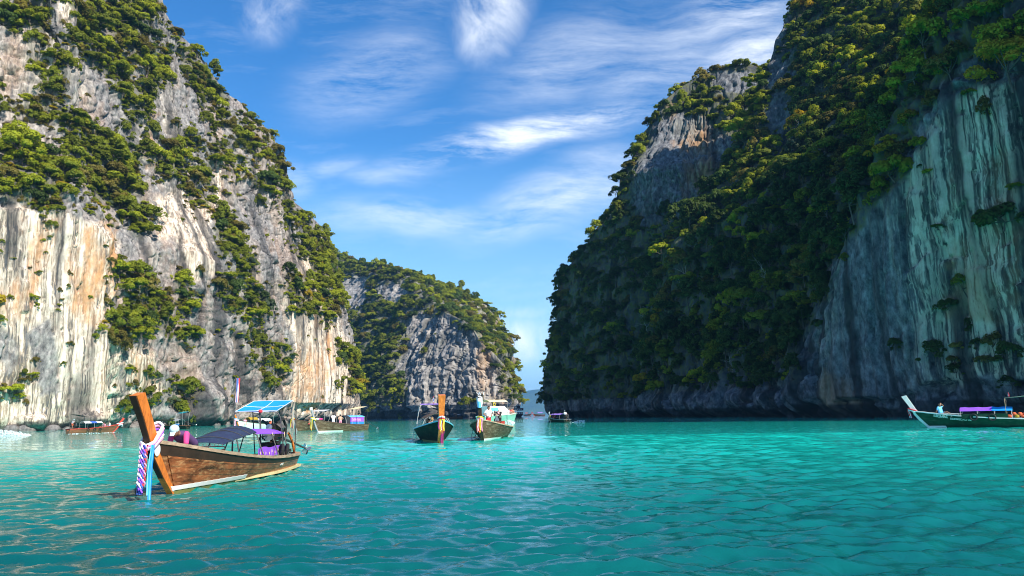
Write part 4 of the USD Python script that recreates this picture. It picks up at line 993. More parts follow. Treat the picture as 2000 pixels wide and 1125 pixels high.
def flag(p, ang, label, h=.5, w=.3, seed=0, limp=True, pole=0.0):
    """the red, white and blue striped flag hanging from its staff"""
    g = np.random.default_rng(seed)
    root = thing('striped_flag', label, 'flag', p, ang)
    if pole: MB().tube([(0, 0, -pole), (0, 0, h + .04)], .012, 5).build('staff', 'steel_tube', root, True)
    cols = ['red_cloth', 'white_cloth', 'royal_cloth', 'white_cloth', 'red_cloth']
    edge = np.array([0, 1, 2, 4, 5, 6]) / 6
    for i, c in enumerate(cols):
        rows = []
        for k in np.linspace(0, 1, 8):
            row = []
            for e in (edge[i], edge[i + 1]):
                if limp: q = np.array([.03 + w * .32 * e * (1 - .15 * k) + .0 * k, .05 * math.sin(e * 14 + k * 2), h * (1 - k)]) 
                else: q = np.array([w * k, .03 * math.sin(k * 6), h * (1 - e) - .06 * k * k])
                row.append(q)
            rows.append(row)
        MB().sheet(np.array(rows), .008).build('stripe', c, root, 40)
    return root


def tyre(p, ang, lean, label, R=.165, r=.050):
    root = thing('rubber_tyre', label, 'tyre', p, ang, None, None, lean)
    m = MB()
    a = np.linspace(0, 2 * np.pi, 25); b = np.linspace(0, 2 * np.pi, 9)
    m.sheet(np.array([[((R + r * math.cos(q)) * math.cos(t), r * 1.15 * math.sin(q), R + (R + r * math.cos(q)) * math.sin(t)) for q in b] for t in a]))
    m.build('tread', 'rubber', root, True)
    return root


# ------------------------------------------------------------------ people
def hull_of(*sph, seg=10):
    return Manifold.batch_hull([Manifold.sphere(r, seg).translate(tuple(map(float, p))) for p, r in sph])


POSES = {
    'stand': dict(pel=(0, 0, .92), che=(.02, 0, 1.26), nek=(.02, 0, 1.43), hed=(.05, 0, 1.58), kn=[(.04, .10, .50), (.02, -.10, .50)], an=[(0, .11, .07), (0, -.11, .07)], el=[(-.02, .26, 1.13), (-.02, -.26, 1.13)], wr=[(.10, .25, .92), (.10, -.25, .92)]),
    'hips': dict(pel=(0, 0, .92), che=(.02, 0, 1.26), nek=(.02, 0, 1.43), hed=(.06, 0, 1.57), kn=[(.04, .10, .50), (.02, -.10, .50)], an=[(0, .11, .07), (0, -.11, .07)], el=[(-.06, .34, 1.16), (-.06, -.34, 1.16)], wr=[(.12, .18, 1.02), (.12, -.18, 1.02)]),
    'steer': dict(pel=(0, 0, .90), che=(.12, 0, 1.22), nek=(.18, 0, 1.38), hed=(.25, 0, 1.52), kn=[(.12, .12, .48), (-.08, -.12, .50)], an=[(0.02, .14, .07), (-.18, -.12, .07)], el=[(.28, .26, 1.10), (.02, -.32, 1.12)], wr=[(.48, .20, 1.05), (-.22, -.34, 1.02)]),
    'sit': dict(pel=(0, 0, .10), che=(-.02, 0, .45), nek=(0, 0, .62), hed=(.04, 0, .77), kn=[(.42, .13, .14), (.42, -.13, .14)], an=[(.46, .14, -.28), (.46, -.14, -.28)], el=[(.06, .26, .34), (.06, -.26, .34)], wr=[(.28, .18, .20), (.28, -.18, .20)]),
    'sitarm': dict(pel=(0, 0, .10), che=(-.05, 0, .45), nek=(-.05, 0, .62), hed=(-.02, 0, .77), kn=[(.44, .10, .22), (.46, -.10, .12)], an=[(.82, .12, .05), (.85, -.12, .02)], el=[(.05, .30, .70), (-.12, -.26, .33)], wr=[(.05, .10, .84), (-.26, -.28, .10)]),
    'crouch': dict(pel=(-.80, 0, .56), che=(-.22, 0, .78), nek=(.0, 0, .86), hed=(.15, 0, .90), kn=[(-.28, .18, .30), (-.28, -.18, .30)], an=[(-.72, .17, .06), (-.72, -.17, .06)], el=[(-.02, .22, .50), (-.02, -.22, .50)], wr=[(.14, .10, .30), (.14, -.10, .30)]),
}


def person(label, loc, ang, pose='sit', skin='skin', shirt='white_cloth', shorts='royal_cloth', hair='hair', cap=None, h=1.68, group=None, fine=False, sleeves=None, hat=None):
    J = POSES[pose]; k = h / 1.70; V = lambda p: np.array(p, float) * k
    seg = 20 if fine else 10
    root = thing('person', label, 'person', loc, ang, group)
    pel, che, nek, hed = (V(J[x]) for x in ('pel', 'che', 'nek', 'hed'))
    up = che - pel; up /= np.linalg.norm(up)
    sh = [che + up * .12 * k + np.array([0, s * .175, 0]) * k for s in (1, -1)]
    hip = [pel + np.array([0, s * .09, -.02]) * k for s in (1, -1)]
    H = lambda *a: hull_of(*[(p, r * k) for p, r in a], seg=seg)
    parts = [H((pel + [0, .07 * k, 0], .115), (pel - [0, .07 * k, 0], .115), (che + [0, .08 * k, 0], .115), (che - [0, .08 * k, 0], .115)), H((sh[0], .06), (sh[1], .06), (che, .11)), H((nek - up * .06 * k, .058), (hed - [0, 0, .03 * k], .055))]
    hd = hed - nek; hd /= np.linalg.norm(hd)
    fw = np.array([1.0, 0, 0]) - hd * hd[0]; fw /= np.linalg.norm(fw)
    if pose == 'crouch': fw = np.array([.72, .0, -.69])
    crown = np.cross(fw, [0, 1.0, 0]); crown *= -1 if crown[2] > 0 and False else 1
    crown = np.array([-fw[2], 0, fw[0]]) if abs(fw[1]) < 1e-6 else hd
    parts += [H((hed + crown * .04 * k, .098), (hed - crown * .035 * k + fw * .03 * k, .072), (hed - crown * .085 * k + fw * .055 * k, .035)), H((hed + fw * .115 * k - crown * .015 * k, .014), (hed + fw * .09 * k + crown * .03 * k, .012))]
    for s in (1, -1): parts.append(H((hed + [0, s * .095 * k, 0], .022), (hed + [0, s * .095 * k, 0] - crown * .03 * k, .016)))
    for i, s in ((0, 1), (1, -1)):
        kn, an, el, wr = V(J['kn'][i]), V(J['an'][i]), V(J['el'][i]), V(J['wr'][i])
        parts += [H((hip[i], .088), (kn, .058)), H((kn, .058), (an, .040)), H((an - [.03 * k, 0, .03 * k], .038), (an + [.15 * k, 0, -.045 * k], .026)), H((sh[i], .055), (el, .042)), H((el, .042), (wr, .028))]
        d = wr - el; d /= np.linalg.norm(d); sd = np.cross(d, [1.0, 0, 0.2]); sd /= np.linalg.norm(sd)
        parts.append(H((wr, .026), (wr + d * .07 * k + sd * .025 * k, .017), (wr + d * .07 * k - sd * .025 * k, .017)))
        for q, L in ((-1.5, .055), (-.5, .07), (.5, .075), (1.5, .06)):
            a0 = wr + d * .08 * k + sd * .017 * q * k; n = np.cross(sd, d)
            parts += [H((a0, .010), (a0 + (d * .6 + n * .15) * L * k, .009)), H((a0 + (d * .6 + n * .15) * L * k, .009), (a0 + (d * .95 + n * .5) * L * k, .008))]
        t0 = wr + d * .025 * k - sd * .025 * k
        parts += [H((t0, .012), (t0 + (d * .6 - sd * .6) * .045 * k, .011)), H((t0 + (d * .6 - sd * .6) * .045 * k, .011), (t0 + (d * 1.0 - sd * .6) * .08 * k, .009))]
    body = Manifold()
    for p in parts: body = body + p
    obj('body', body, skin, root, 50)
    if shirt:
        c = [H((pel + up * .05 * k + [0, .075 * k, 0], .125), (pel + up * .05 * k - [0, .075 * k, 0], .125), (che + [0, .085 * k, 0], .125), (che - [0, .085 * k, 0], .125)), H((sh[0], .070), (sh[1], .070), (che, .12))]
        m = c[0] + c[1]
        for i in (0, 1):
            el = V(J['el'][i]); sl = H((sh[i], .068), (sh[i] * .42 + el * .58, .060))
            if sleeves: obj('sleeve', H((sh[i], .074), (sh[i] * .35 + el * .65, .064)), sleeves, root, 50)
            else: m = m + sl
        obj('shirt', m, shirt, root, 50)
    if shorts:
        m = H((pel + [0, .07 * k, 0], .124), (pel - [0, .07 * k, 0], .124))
        for i in (0, 1): m = m + H((hip[i], .102), (hip[i] * .45 + V(J['kn'][i]) * .55, .085))
        obj('shorts', m, shorts, root, 50)
    hm = H((hed + crown * .055 * k - fw * .015 * k, .103), (hed - fw * .045 * k, .092), (hed - fw * .05 * k - crown * .06 * k, .05))
    obj('hair', hm, hair, root, 50)
    if cap:
        m = H((hed + crown * .075 * k, .108), (hed + crown * .05 * k - fw * .02 * k, .108))
        c1 = obj('cap', m, cap, root, 50)
        obj('brim', H((hed + crown * .06 * k + fw * .07 * k + [0, .06 * k, 0], .012), (hed + crown * .06 * k + fw * .07 * k - [0, .06 * k, 0], .012), (hed + crown * .035 * k + fw * .19 * k + [0, .04 * k, 0], .010), (hed + crown * .035 * k + fw * .19 * k - [0, .04 * k, 0], .010)), cap, c1, 50)
    return root


# ------------------------------------------------------------------ the near boat
def near_boat():
    bow = ground(332, 966); a = math.radians(-90.3)
    stern = bow[:2] - 8.65 * np.array([math.cos(a), math.sin(a)])
    b = Boat('worn brown wooden longtail boat with tall orange prow, nearest of all boats', bow, stern, 1.30, .55, .52, 1.86, 1.02, 'hull_brown', 'worn_wood', band='stem_dark', sb=.66, stripe=None)
    dx = b.xb - 5.0                                           # measured positions have the bow at x = 5
    b.loft([(4.62 + dx, -.32, 4.88 + dx, -.36, .15), (4.79 + dx, .0, 5.0 + dx, 0, .15), (5.20 + dx, .45, 5.52 + dx, .42, .15), (5.68 + dx, .95, 6.04 + dx, .92, .15), (5.98 + dx, 1.42, 6.34 + dx, 1.37, .15), (6.29 + dx, 1.86, 6.65 + dx, 1.81, .16), (6.70 + dx, 2.39, 7.08 + dx, 2.31, .18)]).build('prow_post', 'stem_orange', b.root, 20)
    b.loft([(5.20 + dx, .45, 5.545 + dx, .42, .12), (5.70 + dx, .95, 6.085 + dx, .92, .13), (6.10 + dx, 1.40, 6.365 + dx, 1.36, .13), (6.45 + dx, 1.82, 6.685 + dx, 1.80, .13), (6.90 + dx, 2.33, 7.10 + dx, 2.30, .14)]).build('prow_face', 'stem_dark', b.root, 20)  # dark front strip paints in the unlit side of the orange post
    b.neck = np.array([6.10 + dx, 0, 1.33])
    m = MB()
    for s in (1, -1): m.sheet(np.array([[b.pt(t, b.vz(t, z), s, .062) for z in (.10, .15, .20)] for t in np.linspace(.60, 1, 20)]), .012)
    m.loft = None
    m.build('waterline_stripe', 'white_paint', b.root, 30)
    m = MB()
    for s in (1, -1): m.sheet(np.array([[b.pt(t, b.vz(t, z), s, .044) for z in (-.12, .0, .10)] for t in np.linspace(.02, 1, 28)]), .010)
    m.build('waterline_band', 'algae_paint', b.root, 30)
    b.loft([(4.72 + dx, .08, 5.045 + dx, .08, .175), (4.80 + dx, .20, 5.16 + dx, .19, .18)]).build('stem_stripe', 'white_paint', b.root, 20)
    m = MB()
    for s in (1, -1):
        rows = []
        for t in np.linspace(-.04, .66, 30):
            tt = max(t, 0); p = b.pt(tt, b.vz(tt, .10), s); p[0] += min(t, 0) * b.len
            o = .03 + .10 * ss(min(1, (.66 - t) / .35)); zz = .10 + .06 * max(0, .2 - t)
            rows.append([(p[0], p[1], zz + .04), (p[0], p[1] + s * o, zz + .03), (p[0], p[1] + s * o, zz - .05), (p[0], p[1], zz - .07)])
        m.sheet(np.array(rows))
    m.build('rubbing_board', 'cream_paint', b.root, 20)
    edges = [.30, .415, .53, .645, .76, .80]
    for s in (1, -1):
        for i in range(5):
            MB().sheet(np.array([[b.pt(t, v, s, o) for v, o in ((edges[i], .040), (edges[i] + .012, .042), (edges[i + 1] - .010, .035), (edges[i + 1], .031))] for t in np.linspace(.005, .985, 34)]), .012).build('plank', 'hull_brown', b.root, 20)
    # low cloth roof: navy front sheet over a cross bar, violet rear sheet
    X = lambda x: x + dx
    g = []
    for k in np.linspace(0, 1, 10):
        x = 3.35 - 2.55 * k; z0 = 1.10 + .26 * k ** .8; arch = .07 + .13 * math.sin(k * 1.7)
        g.append([(X(x), .03 + .60 * q, z0 + arch * (1 - q * q) + .012 * math.sin(k * 22)) for q in np.linspace(-1, 1, 11)])
    g = np.array(g)
    MB().sheet(g, .015).build('canopy', 'navy_cloth', b.root, 40)
    for k in (2, 5, 7): MB().tube(g[k] + [0, 0, .018], .012, 4).build('roof_bow', 'steel_tube', b.root, True)
    g2 = np.array([[(X(x), .03 + .64 * q, 1.31 - .05 * (0.8 - x) / 2.6 + .16 * (1 - q * q)) for q in np.linspace(-1, 1, 11)] for x in np.linspace(.86, -1.85, 8)])
    MB().sheet(g2, .015).build('canopy', 'purple_cloth', b.root, 40)
    for k in (0, 4, 7): MB().tube(g2[k] - [0, 0, .03], .016, 5).build('roof_bow', 'steel_tube', b.root, True)
    m = MB().tube([(X(3.38), -.60, 1.06), (X(3.38), .64, 1.06)], .018, 6)
    for q in np.linspace(-.55, .6, 12): m.tube([(X(3.38), q, 1.06), (X(3.36), q, 1.12)], .010, 4)
    m.build('cross_bar', 'steel_tube', b.root, True)
    for x, zt in ((3.38, 1.07), (2.5, 1.2), (.86, 1.30), (-.55, 1.28), (-1.80, 1.25)):
        for s in (1, -1):
            gp = b.pt(b.t_of(X(x)), 1, s)
            MB().tube([(X(x), .03 + s * .62, zt), (X(x), s * .68, zt - .08), (X(x), gp[1] * .93, gp[2])], .020, 6).build('post', 'steel_tube', b.root, True)
    m = MB()
    for s in (1, -1):
        for x in (-1.78, -.55): m.sheet(np.array([[(X(x), .03 + s * .64, 1.30 + .02), (X(x) - .05, .03 + s * .64, 1.30)], [(X(x), .03 + s * .655, 1.15), (X(x) - .05, .03 + s * .655, 1.15)]]), .01)
    m.build('tie', 'cream_cloth', b.root, False)
    b.awning(X(-1.25), X(-3.0), 1.36, 2.00, 2.36, 'blue_cloth', trim='white_cloth', dy=-.10)
    MB().tube([(X(-1.3), .0, 1.98), (X(-1.35), .02, 1.5), (X(-1.35), .05, .55)], .03, 6).build('centre_post', 'steel_tube', b.root, True)
    MB().ball((X(-1.22), .05, 2.0), (.05, .07, .06), 2).build('red_knot', 'red_cloth', b.root, True)
    MB().tube([(X(-2.7), .72, 2.26), (X(-2.7), .66, 1.9), (X(-2.7), .70, 1.4)], .03, 6).tube([(X(-3.0), .55, 2.34), (X(-2.75), .60, 1.95)], .02, 5).build('rolled_curtain', 'thatch', b.root, True)
    b.engine(X(-2.75), 1.22, 2.5, .62, 1.15, yaw=.13)
    e2 = MB().box((X(-2.4), .05, .82), (.5, .5, .3)).tube([(X(-2.2), .3, .9), (X(-2.6), .38, 1.1), (X(-2.9), .3, 1.0)], .04, 6).box((X(-3.0), .1, .66), (.5, .8, .10))
    e2.build('gearbox', 'engine_black', b.root, 25)
    MB().tube([(X(-3.55), .52, .56), (X(-3.25), .52, .95), (X(-2.85), .50, 1.25)], .045, 6).build('stern_brace', 'stem_orange', b.root, True)
    # flowered side cloth
    g3 = np.array([[(X(x), .70 + .012 * math.sin(x * 9), z + .02 * math.sin(x * 5)) for z in (.60, .72, .80, .90)] for x in np.linspace(.85, -1.75, 20)])
    sc = MB().sheet(g3, .012).build('side_cloth', 'purple_cloth', b.root, 40)
    fl = MB()
    gg = np.random.default_rng(5)
    for i in range(9):
        x = .7 - 2.3 * i / 8 + gg.normal() * .04; z = .70 + .06 * gg.random()
        for q in range(5): fl.ball((X(x) + .03 * math.cos(q * 1.257), .715, z + .03 * math.sin(q * 1.257)), (.017, .004, .017), 1)
        fl.box((X(x), .714, z - .07), (.008, .004, .10))
    fl.build('flower_print', 'cream_cloth', sc, True)
    b.text('U3 85', .335, .70, 1, .075, 'white_paint')
    m = MB().ball((X(6.0), .105, 1.10), (.15, .008, .15), 2); m.build('white_disc', 'white_paint', b.root, True)
    m = MB()
    for y in (-.30, -.48): m.tube([(X(4.6), y - .45, .62), (X(4.72), y - .5, .1), (X(4.72), y - .5, -.25)], .012, 4)
    for z in (.05, .3): m.tube([(X(4.72), -.80, z), (X(4.72), -.98, z)], .012, 4)
    m.build('boarding_ladder', 'steel_tube', b.root, True)
    MB().box((X(1.6), -.4, .36), (.5, .3, .22)).build('locker', 'dark_wood', b.root, False)
    # garland of braided cloths
    root = thing('prow_garland', 'pink, white and purple braided cloths with blue ribbons hanging from the nearest orange prow', 'garland', b.world(*b.neck), b.ang)
    cols = ['pink_cloth', 'white_cloth', 'purple_cloth', 'pink_cloth', 'white_cloth']
    for k in range(5):
        R = .285; tilt = .16 + .03 * k
        MB().tube([(R * math.cos(t) * .98 - .02, (.15 + .012 * (k % 2)) * math.sin(t) / max(abs(math.sin(t)), abs(math.cos(t))) * 1.0, -.07 + k * .052 - tilt * math.cos(t) * .9) for t in np.linspace(0, 2 * np.pi, 25)], [.032] * 25, 8, False).build('wrap', cols[k], root, True)
    sp = [(-.06, 'pink_cloth', 'white_cloth', .90), (-.01, 'purple_cloth', 'white_cloth', .98), (.05, 'red_cloth', 'pink_cloth', .90), (.02, 'purple_cloth', 'royal_cloth', 1.04), (-.04, 'white_cloth', 'royal_cloth', .94)]
    for i, (y, c1, c2, L) in enumerate(sp):
        for j, c in enumerate((c1, c2)):
            zz = np.linspace(0, 1, 34); ph = zz * 30 + j * math.pi + i
            pts = [(.33 + .024 * math.cos(p) + .05 * z + .03 * (i % 2), y * 1.1 + .024 * math.sin(p), -.10 - L * z) for z, p in zip(zz, ph)]
            MB().tube(pts, np.where(zz > .82, .021, .017), 6).build('braid', c, root, True)
    m = MB(); gg = np.random.default_rng(8)
    for q in range(6): ribbon(m, (.34 + .02 * gg.normal(), .0 + .04 * gg.normal(), -.92), .26, .05, (.03, 0), gg)
    m.build('tassel', 'royal_cloth', root, 40)
    for q in range(4):
        m = MB(); ribbon(m, (.30, .14 + .02 * q, -.10), 1.10 + .10 * q, .045, (.08, .01 * q), gg, 9)
        m.build('ribbon', 'blue_cloth' if q % 2 else 'sky_blue_cloth', root, 40)
    # man
    person('man in light blue cap and purple shirt bending over the bow of the nearest boat', b.world(X(4.80), .02, .60), b.ang, 'crouch', 'tan_skin', 'aubergine_cloth', 'dark_cloth', 'hair', 'cap_cloth', 1.70, fine=True, sleeves='hot_pink_cloth')
    tyre(b.world(X(-.98), .80, .60), b.ang + .55, -12, 'front black tyre against the purple cloth of the nearest boat')
    tyre(b.world(X(-1.50), .80, .58), b.ang + .45, -14, 'rear black tyre against the purple cloth of the nearest boat, closer to the engine')
    flag(b.world(X(-1.25), -.82, 2.30), b.ang + 1.6, 'limp red, white and blue flag behind the blue awning of the nearest boat', .78, .34, 2, True, 1.6)
    return b


hero = near_boat()


def gpt(px, y):
    """water point at distance y below pixel column px"""
    return np.array([at(px, 815, y)[0], y])


GB = 'other longtail boats in the bay'
# boat A, bow on, purple stern awning
bow = gpt(859.5, 49.6); a = math.radians(-79.5)
A = Boat('dark green longtail boat with wide orange prow, left of the middle pair', bow, bow - 9.6 * np.array([math.cos(a), math.sin(a)]), 1.42, .85, .80, 2.55, .85, 'hull_dark_green', 'light_blue_paint', stripe='algae_paint', sb=.7)
A.stem(1.62, .45, .40, .30, 'stem_orange', flare=1.45)
A.canopy(A.xb - 2.6, A.xs + 2.4, 1.5, 1.55, 1.85, 'dark_wood', 4, 'pale_tube')
A.awning(A.xs + 1.9, A.xs + .5, 1.45, 2.55, 2.62, 'violet_cloth', 'pale_tube')
A.engine(None, None, 2.2, .7, 1.0, yaw=-.35)
m = MB()
for y in (-.95, -1.2): m.tube([(A.xs + 2.6, y, .95), (A.xs + 2.6, y - .22, -.1)], .022, 5)
for z in (.1, .4, .7): m.tube([(A.xs + 2.6, -1.1, z), (A.xs + 2.6, -1.36, z)], .018, 4)
m.build('boarding_ladder', 'pale_tube', A.root, True)
garland(A, 'yellow, red and white flower garland with a long pink ribbon on the dark green boat', ['yellow_cloth', 'red_cloth', 'white_cloth', 'yellow_cloth', 'hot_pink_cloth'], .75, 3, 11)
m = MB(); gg = np.random.default_rng(4)
r = thing('pink_ribbon', 'long hot pink ribbon hanging to the water from the wide orange prow', 'ribbon', A.world(A.xb + A.ov * .55, .12, .85), A.ang)
for q in range(3): ribbon(m, (.18, -.10 + .07 * q, 0), .9, .09, (-.35, 0), gg)
m.build('strip', 'hot_pink_cloth', r, 40)
flag(A.world(A.xs + 1.2, .25, 2.66), A.ang, 'small striped flag above the purple awning of the dark green boat', .5, .36, 5, False, .1)
flag(A.world(A.xb - 2.7, .35, 1.72), A.ang + 2, 'small striped flag on the front edge of the dark roof of the dark green boat', .5, .30, 6, True, .2)
person('bare shouldered passenger in the dark green boat, just behind its bow', A.world(A.xb - 1.3, -.42, .72), A.ang + 3.0, 'sit', 'skin', None, 'dark_cloth', 'fair_hair')
person('crew member in red beside the prow of the dark green boat', A.world(A.xb - 1.0, .12, .80), A.ang + 3.1, 'sit', 'tan_skin', 'red_cloth', 'dark_cloth')
person('passenger in dark clothes under the roof of the dark green boat', A.world(A.xb - 3.6, -.45, .62), A.ang, 'sit', 'tan_skin', 'dark_cloth', 'dark_cloth')

# boat B, bow on, white cloth on a dark prow
bow = gpt(941.5, 52.4); a = math.radians(-95.5)
B = Boat('olive wooden longtail boat with a white cloth on its dark prow', bow, bow - 9.4 * np.array([math.cos(a), math.sin(a)]), 1.40, .80, .74, 2.80, .80, 'hull_grey_wood', 'worn_wood', stripe='white_paint', sb=.75, stripe_t=.55)
B.stem(1.55, .38, .26, .20, 'stem_dark')
m = MB(); gg = np.random.default_rng(9)
r = thing('prow_cloth', 'white and pale blue cloth tied round the top of the dark prow post', 'cloth', B.world(*(B.tip - [.08, 0, .1])), B.ang)
m.tube([(0, 0, -.62), (0, .01, -.3), (.02, 0, 0), (.03, .02, .1)], [.16, .20, .19, .08], 9)
for q in range(5): ribbon(m, (.05 * gg.normal(), .10 * gg.normal(), .15), -.22, .10, (.05 * gg.normal(), .22 * gg.normal()), gg)
m.build('wrap', 'white_cloth', r, 40)
m = MB(); m.tube([(.10, 0, -.66), (.14, 0, -.25)], .12, 7); m.build('knot', 'sky_blue_cloth', r, 40)
garland(B, 'pink, yellow and red garland hanging on the bow of the olive boat', ['pink_cloth', 'yellow_cloth', 'red_cloth', 'white_cloth', 'red_cloth'], .95, 2, 12)
B.engine(None, None, 2.0, .5, 1.0)
MB().box((B.xs + 3.2, .55, .98), (1.1, .5, .5)).build('locker', 'red_paint', B.root, False)
MB().box((B.xs + 4.6, .1, 1.20), (1.2, 1.3, .05)).tube([(B.xs + 4.1, .65, .7), (B.xs + 4.1, .65, 1.2)], .03, 5).tube([(B.xs + 5.1, .65, .7), (B.xs + 5.1, .65, 1.2)], .03, 5).build('table', 'dark_wood', B.root, False)
MB().tube([(B.xs + 2.0, .9, .7), (B.xs + 2.0, .9, 2.3)], .02, 5).build('mast', 'steel_tube', B.root, True)
m = MB()
for y in (-1.05, -1.32): m.tube([(B.xs + 4.2, y, 1.1), (B.xs + 4.2, y - .28, -.15)], .024, 5)
m.tube([(B.xs + 4.2, -1.25, .35), (B.xs + 4.2, -.9, .4)], .02, 5).tube([(B.xs + 4.2, -1.55, -.1), (B.xs + 4.2, -1.0, .4)], .02, 5)
for z in (.05, .35, .65): m.tube([(B.xs + 4.2, -1.2, z), (B.xs + 4.2, -1.5, z)], .018, 4)
m.build('boarding_ladder', 'pale_tube', B.root, True)
person('man in a white shirt standing at the bow of the olive boat', B.world(B.xb - 1.0, .30, .62), B.ang + .7, 'hips', 'tan_skin', 'white_cloth', 'red_cloth')

# boat C at the right edge
bow = gpt(1812, 61.6); stern = gpt(2090, 56.4)
C = Boat('green longtail boat with a white prow and purple roof at the right edge', bow, stern, 1.30, .62, .60, 2.0, .95, 'hull_green', 'white_paint', stripe='white_paint', stripe_t=.86, sb=.6)
C.stem(1.25, .62, .34, .15, 'white_paint')
C.canopy(C.xb - 2.3, C.xb - 5.7, 1.5, 1.22, 1.50, None, 4, 'pale_tube', panels=[(C.xb - 2.3, C.xb - 4.4, 'purple_cloth'), (C.xb - 4.4, C.xb - 5.7, 'blue_cloth')])
C.awning(C.xb - 5.3, C.xb - 8.2, 1.6, 2.15, 2.45, 'thatch', 'worn_wood')
C.engine(None, None, 2.2, .4)
C.text('SRIMAI', .90, .80, 1, .20, 'white_paint')
C.text('SAENGDAO 02', .80, .72, 1, .15, 'white_paint')
m = MB()
for y in (-.75, .75): m.tube([(C.xb - 1.0, y, 1.10), (C.xb - 2.3, y * 1.1, 1.02)], .022, 5)
for x in (1.2, 1.7, 2.2): m.tube([(C.xb - x, .78, .8), (C.xb - x, .78, 1.08)], .018, 5)
m.build('handrail', 'pale_tube', C.root, True)
sc = MB().sheet(np.array([[(C.xb - x, .97 + .01 * math.sin(x * 5), z) for z in (.62, .85, 1.02)] for x in np.linspace(2.4, 5.4, 14)]), .012).build('side_cloth', 'hull_green', C.root, 40)
garland(C, 'red and white garland with a pink ribbon under the white prow of the green boat', ['white_cloth', 'red_cloth', 'hot_pink_cloth', 'white_cloth'], .62, 2, 13, -.1)
person('woman on the bow of the green boat, a hand raised to her head', C.world(C.xb - .95, .15, .98), C.ang + 2.6, 'sitarm', 'tan_skin', 'sky_blue_cloth', 'sky_blue_cloth')
vs = thing('life_vests', 'heap of orange life vests beside the roof post of the green boat', 'life vests', C.world(C.xb - 5.6, .80, .68), C.ang)
gg = np.random.default_rng(14)
for q in range(6): MB().ball((-.22 * q + .1 + .04 * gg.normal(), .05 * gg.normal(), .12 + .16 * (q % 2)), (.16, .12, .15), 1).build('vest', 'orange_vest' if q != 2 else 'mustard_cloth', vs, True)
tyre(C.world(C.xb - 3.2, 1.04, .55), C.ang, 0, 'left dark tyre hanging on the side of the green boat', .22)
tyre(C.world(C.xb - 4.4, 1.04, .52), C.ang, 0, 'right dark tyre hanging on the side of the green boat', .22)
flag(C.world(C.xb - 5.6, .2, 2.25), C.ang + 1, 'small pink striped flag on the thatched awning at the right edge', .3, .25, 8, True, .1)

# boat D, under way at the far left
D = Boat('brown longtail boat with blue and white roof and red rail running along the left cliff', gpt(222, 132.5), gpt(134, 126), 1.35, .80, .75, 2.1, 1.1, 'hull_reddish', 'red_paint', stripe=None)
D.stem(1.1, .75, .34, .16, 'red_paint')
D.canopy(D.xb - 2.3, D.xs + 2.3, 1.7, 1.65, 1.95, None, 3, 'pale_tube', panels=[(D.xb - 2.3, D.xb - 3.2, 'white_cloth'), (D.xb - 3.2, D.xs + 3.4, 'royal_cloth'), (D.xs + 3.4, D.xs + 2.3, 'white_cloth')])
D.awning(D.xs + 2.6, D.xs + .7, 1.5, 2.75, 3.1, 'hull_dark_green', 'steel_tube')
D.engine(D.xs + .9, 1.35, 4.6, -.05, 1.1)
garland(D, 'white and orange flower garland on the red prow of the moving boat', ['white_cloth', 'pink_cloth', 'orange_vest', 'white_cloth'], .5, 4, 15, size=1.5)
person('boatman in a grey shirt and cap steering the moving boat from its stern', D.world(D.xs + .55, -.25, .72), D.ang + .4, 'steer', 'tan_skin', 'grey_cloth', 'orange_vest', 'hair', 'cap_cloth')
person('dark haired woman in a white top sitting nearest the garland of the moving boat', D.world(D.xb - .75, -.2, 1.0), D.ang + 2.6, 'sit', 'skin', 'white_cloth', 'royal_cloth')
person('passenger in a pink top at the front edge of the blue and white roof', D.world(D.xb - 1.7, -.3, .85), D.ang + 3.0, 'sit', 'tan_skin', 'pink_cloth', 'royal_cloth')
person('passenger in a grey top behind the woman in white on the moving boat', D.world(D.xb - 1.5, .45, .95), D.ang + 2.4, 'sit', 'tan_skin', 'grey_cloth', 'dark_cloth')
for q, (x, lab) in enumerate(((2.2, 'front'), (3.2, 'middle'), (4.3, 'rear'))):
    tyre(D.world(D.xb - x - .6, -D.half(D.t_of(D.xb - x - .6)) - .05, .42), D.ang, 0, f'{lab} dark tyre hanging on the near side of the moving boat', .2)

# boat I, dark roof with a small blue awning, behind the near boat's bow
I = Boat('dark longtail boat with a small pale blue awning anchored under the left cliff', gpt(300, 170), gpt(368, 165), 1.35, .75, .70, 2.0, .9, 'hull_dark_green', 'hull_reddish', stripe=None)
I.stem(1.0, .5, .3, .15, 'stem_orange')
I.canopy(I.xb - 1.4, I.xs + 2.0, 1.7, 1.75, 2.1, None, 4, 'pale_tube', panels=[(I.xb - 1.4, I.xs + 3.6, 'hull_dark_green'), (I.xs + 3.6, I.xs + 2.0, 'grey_cloth')])
I.awning(I.xs + 2.8, I.xs + .8, 1.5, 3.3, 3.6, 'sky_blue_cloth', 'pale_tube')
I.engine(None, 1.3, 2.6, .8)
I.text('SEA 2', .88, .72, 1, .3, 'white_paint')
for x, sk, sh, lab in ((2.9, 'skin', 'red_cloth', 'passenger in red under the dark roof of the boat with the pale blue awning'), (3.6, 'tan_skin', 'pink_cloth', 'passenger in pink beside the blue box on the boat with the pale blue awning'), (1.2, 'tan_skin', 'orange_vest', 'passenger in orange at the bow of the boat with the pale blue awning')):
    person(lab, I.world(I.xb - x, .4, .75), I.ang + 1.5, 'sit', sk, sh, 'dark_cloth')
r = thing('blue_box', 'blue plastic box on the deck of the dark boat under the left cliff', 'box', I.world(I.xs + 2.4, .7, .7), I.ang)
MB().box((0, 0, .22), (.55, .4, .42)).build('tub', 'blue_plastic', r, False); MB().box((0, 0, .455), (.6, .45, .05)).build('lid', 'white_paint', r, False)

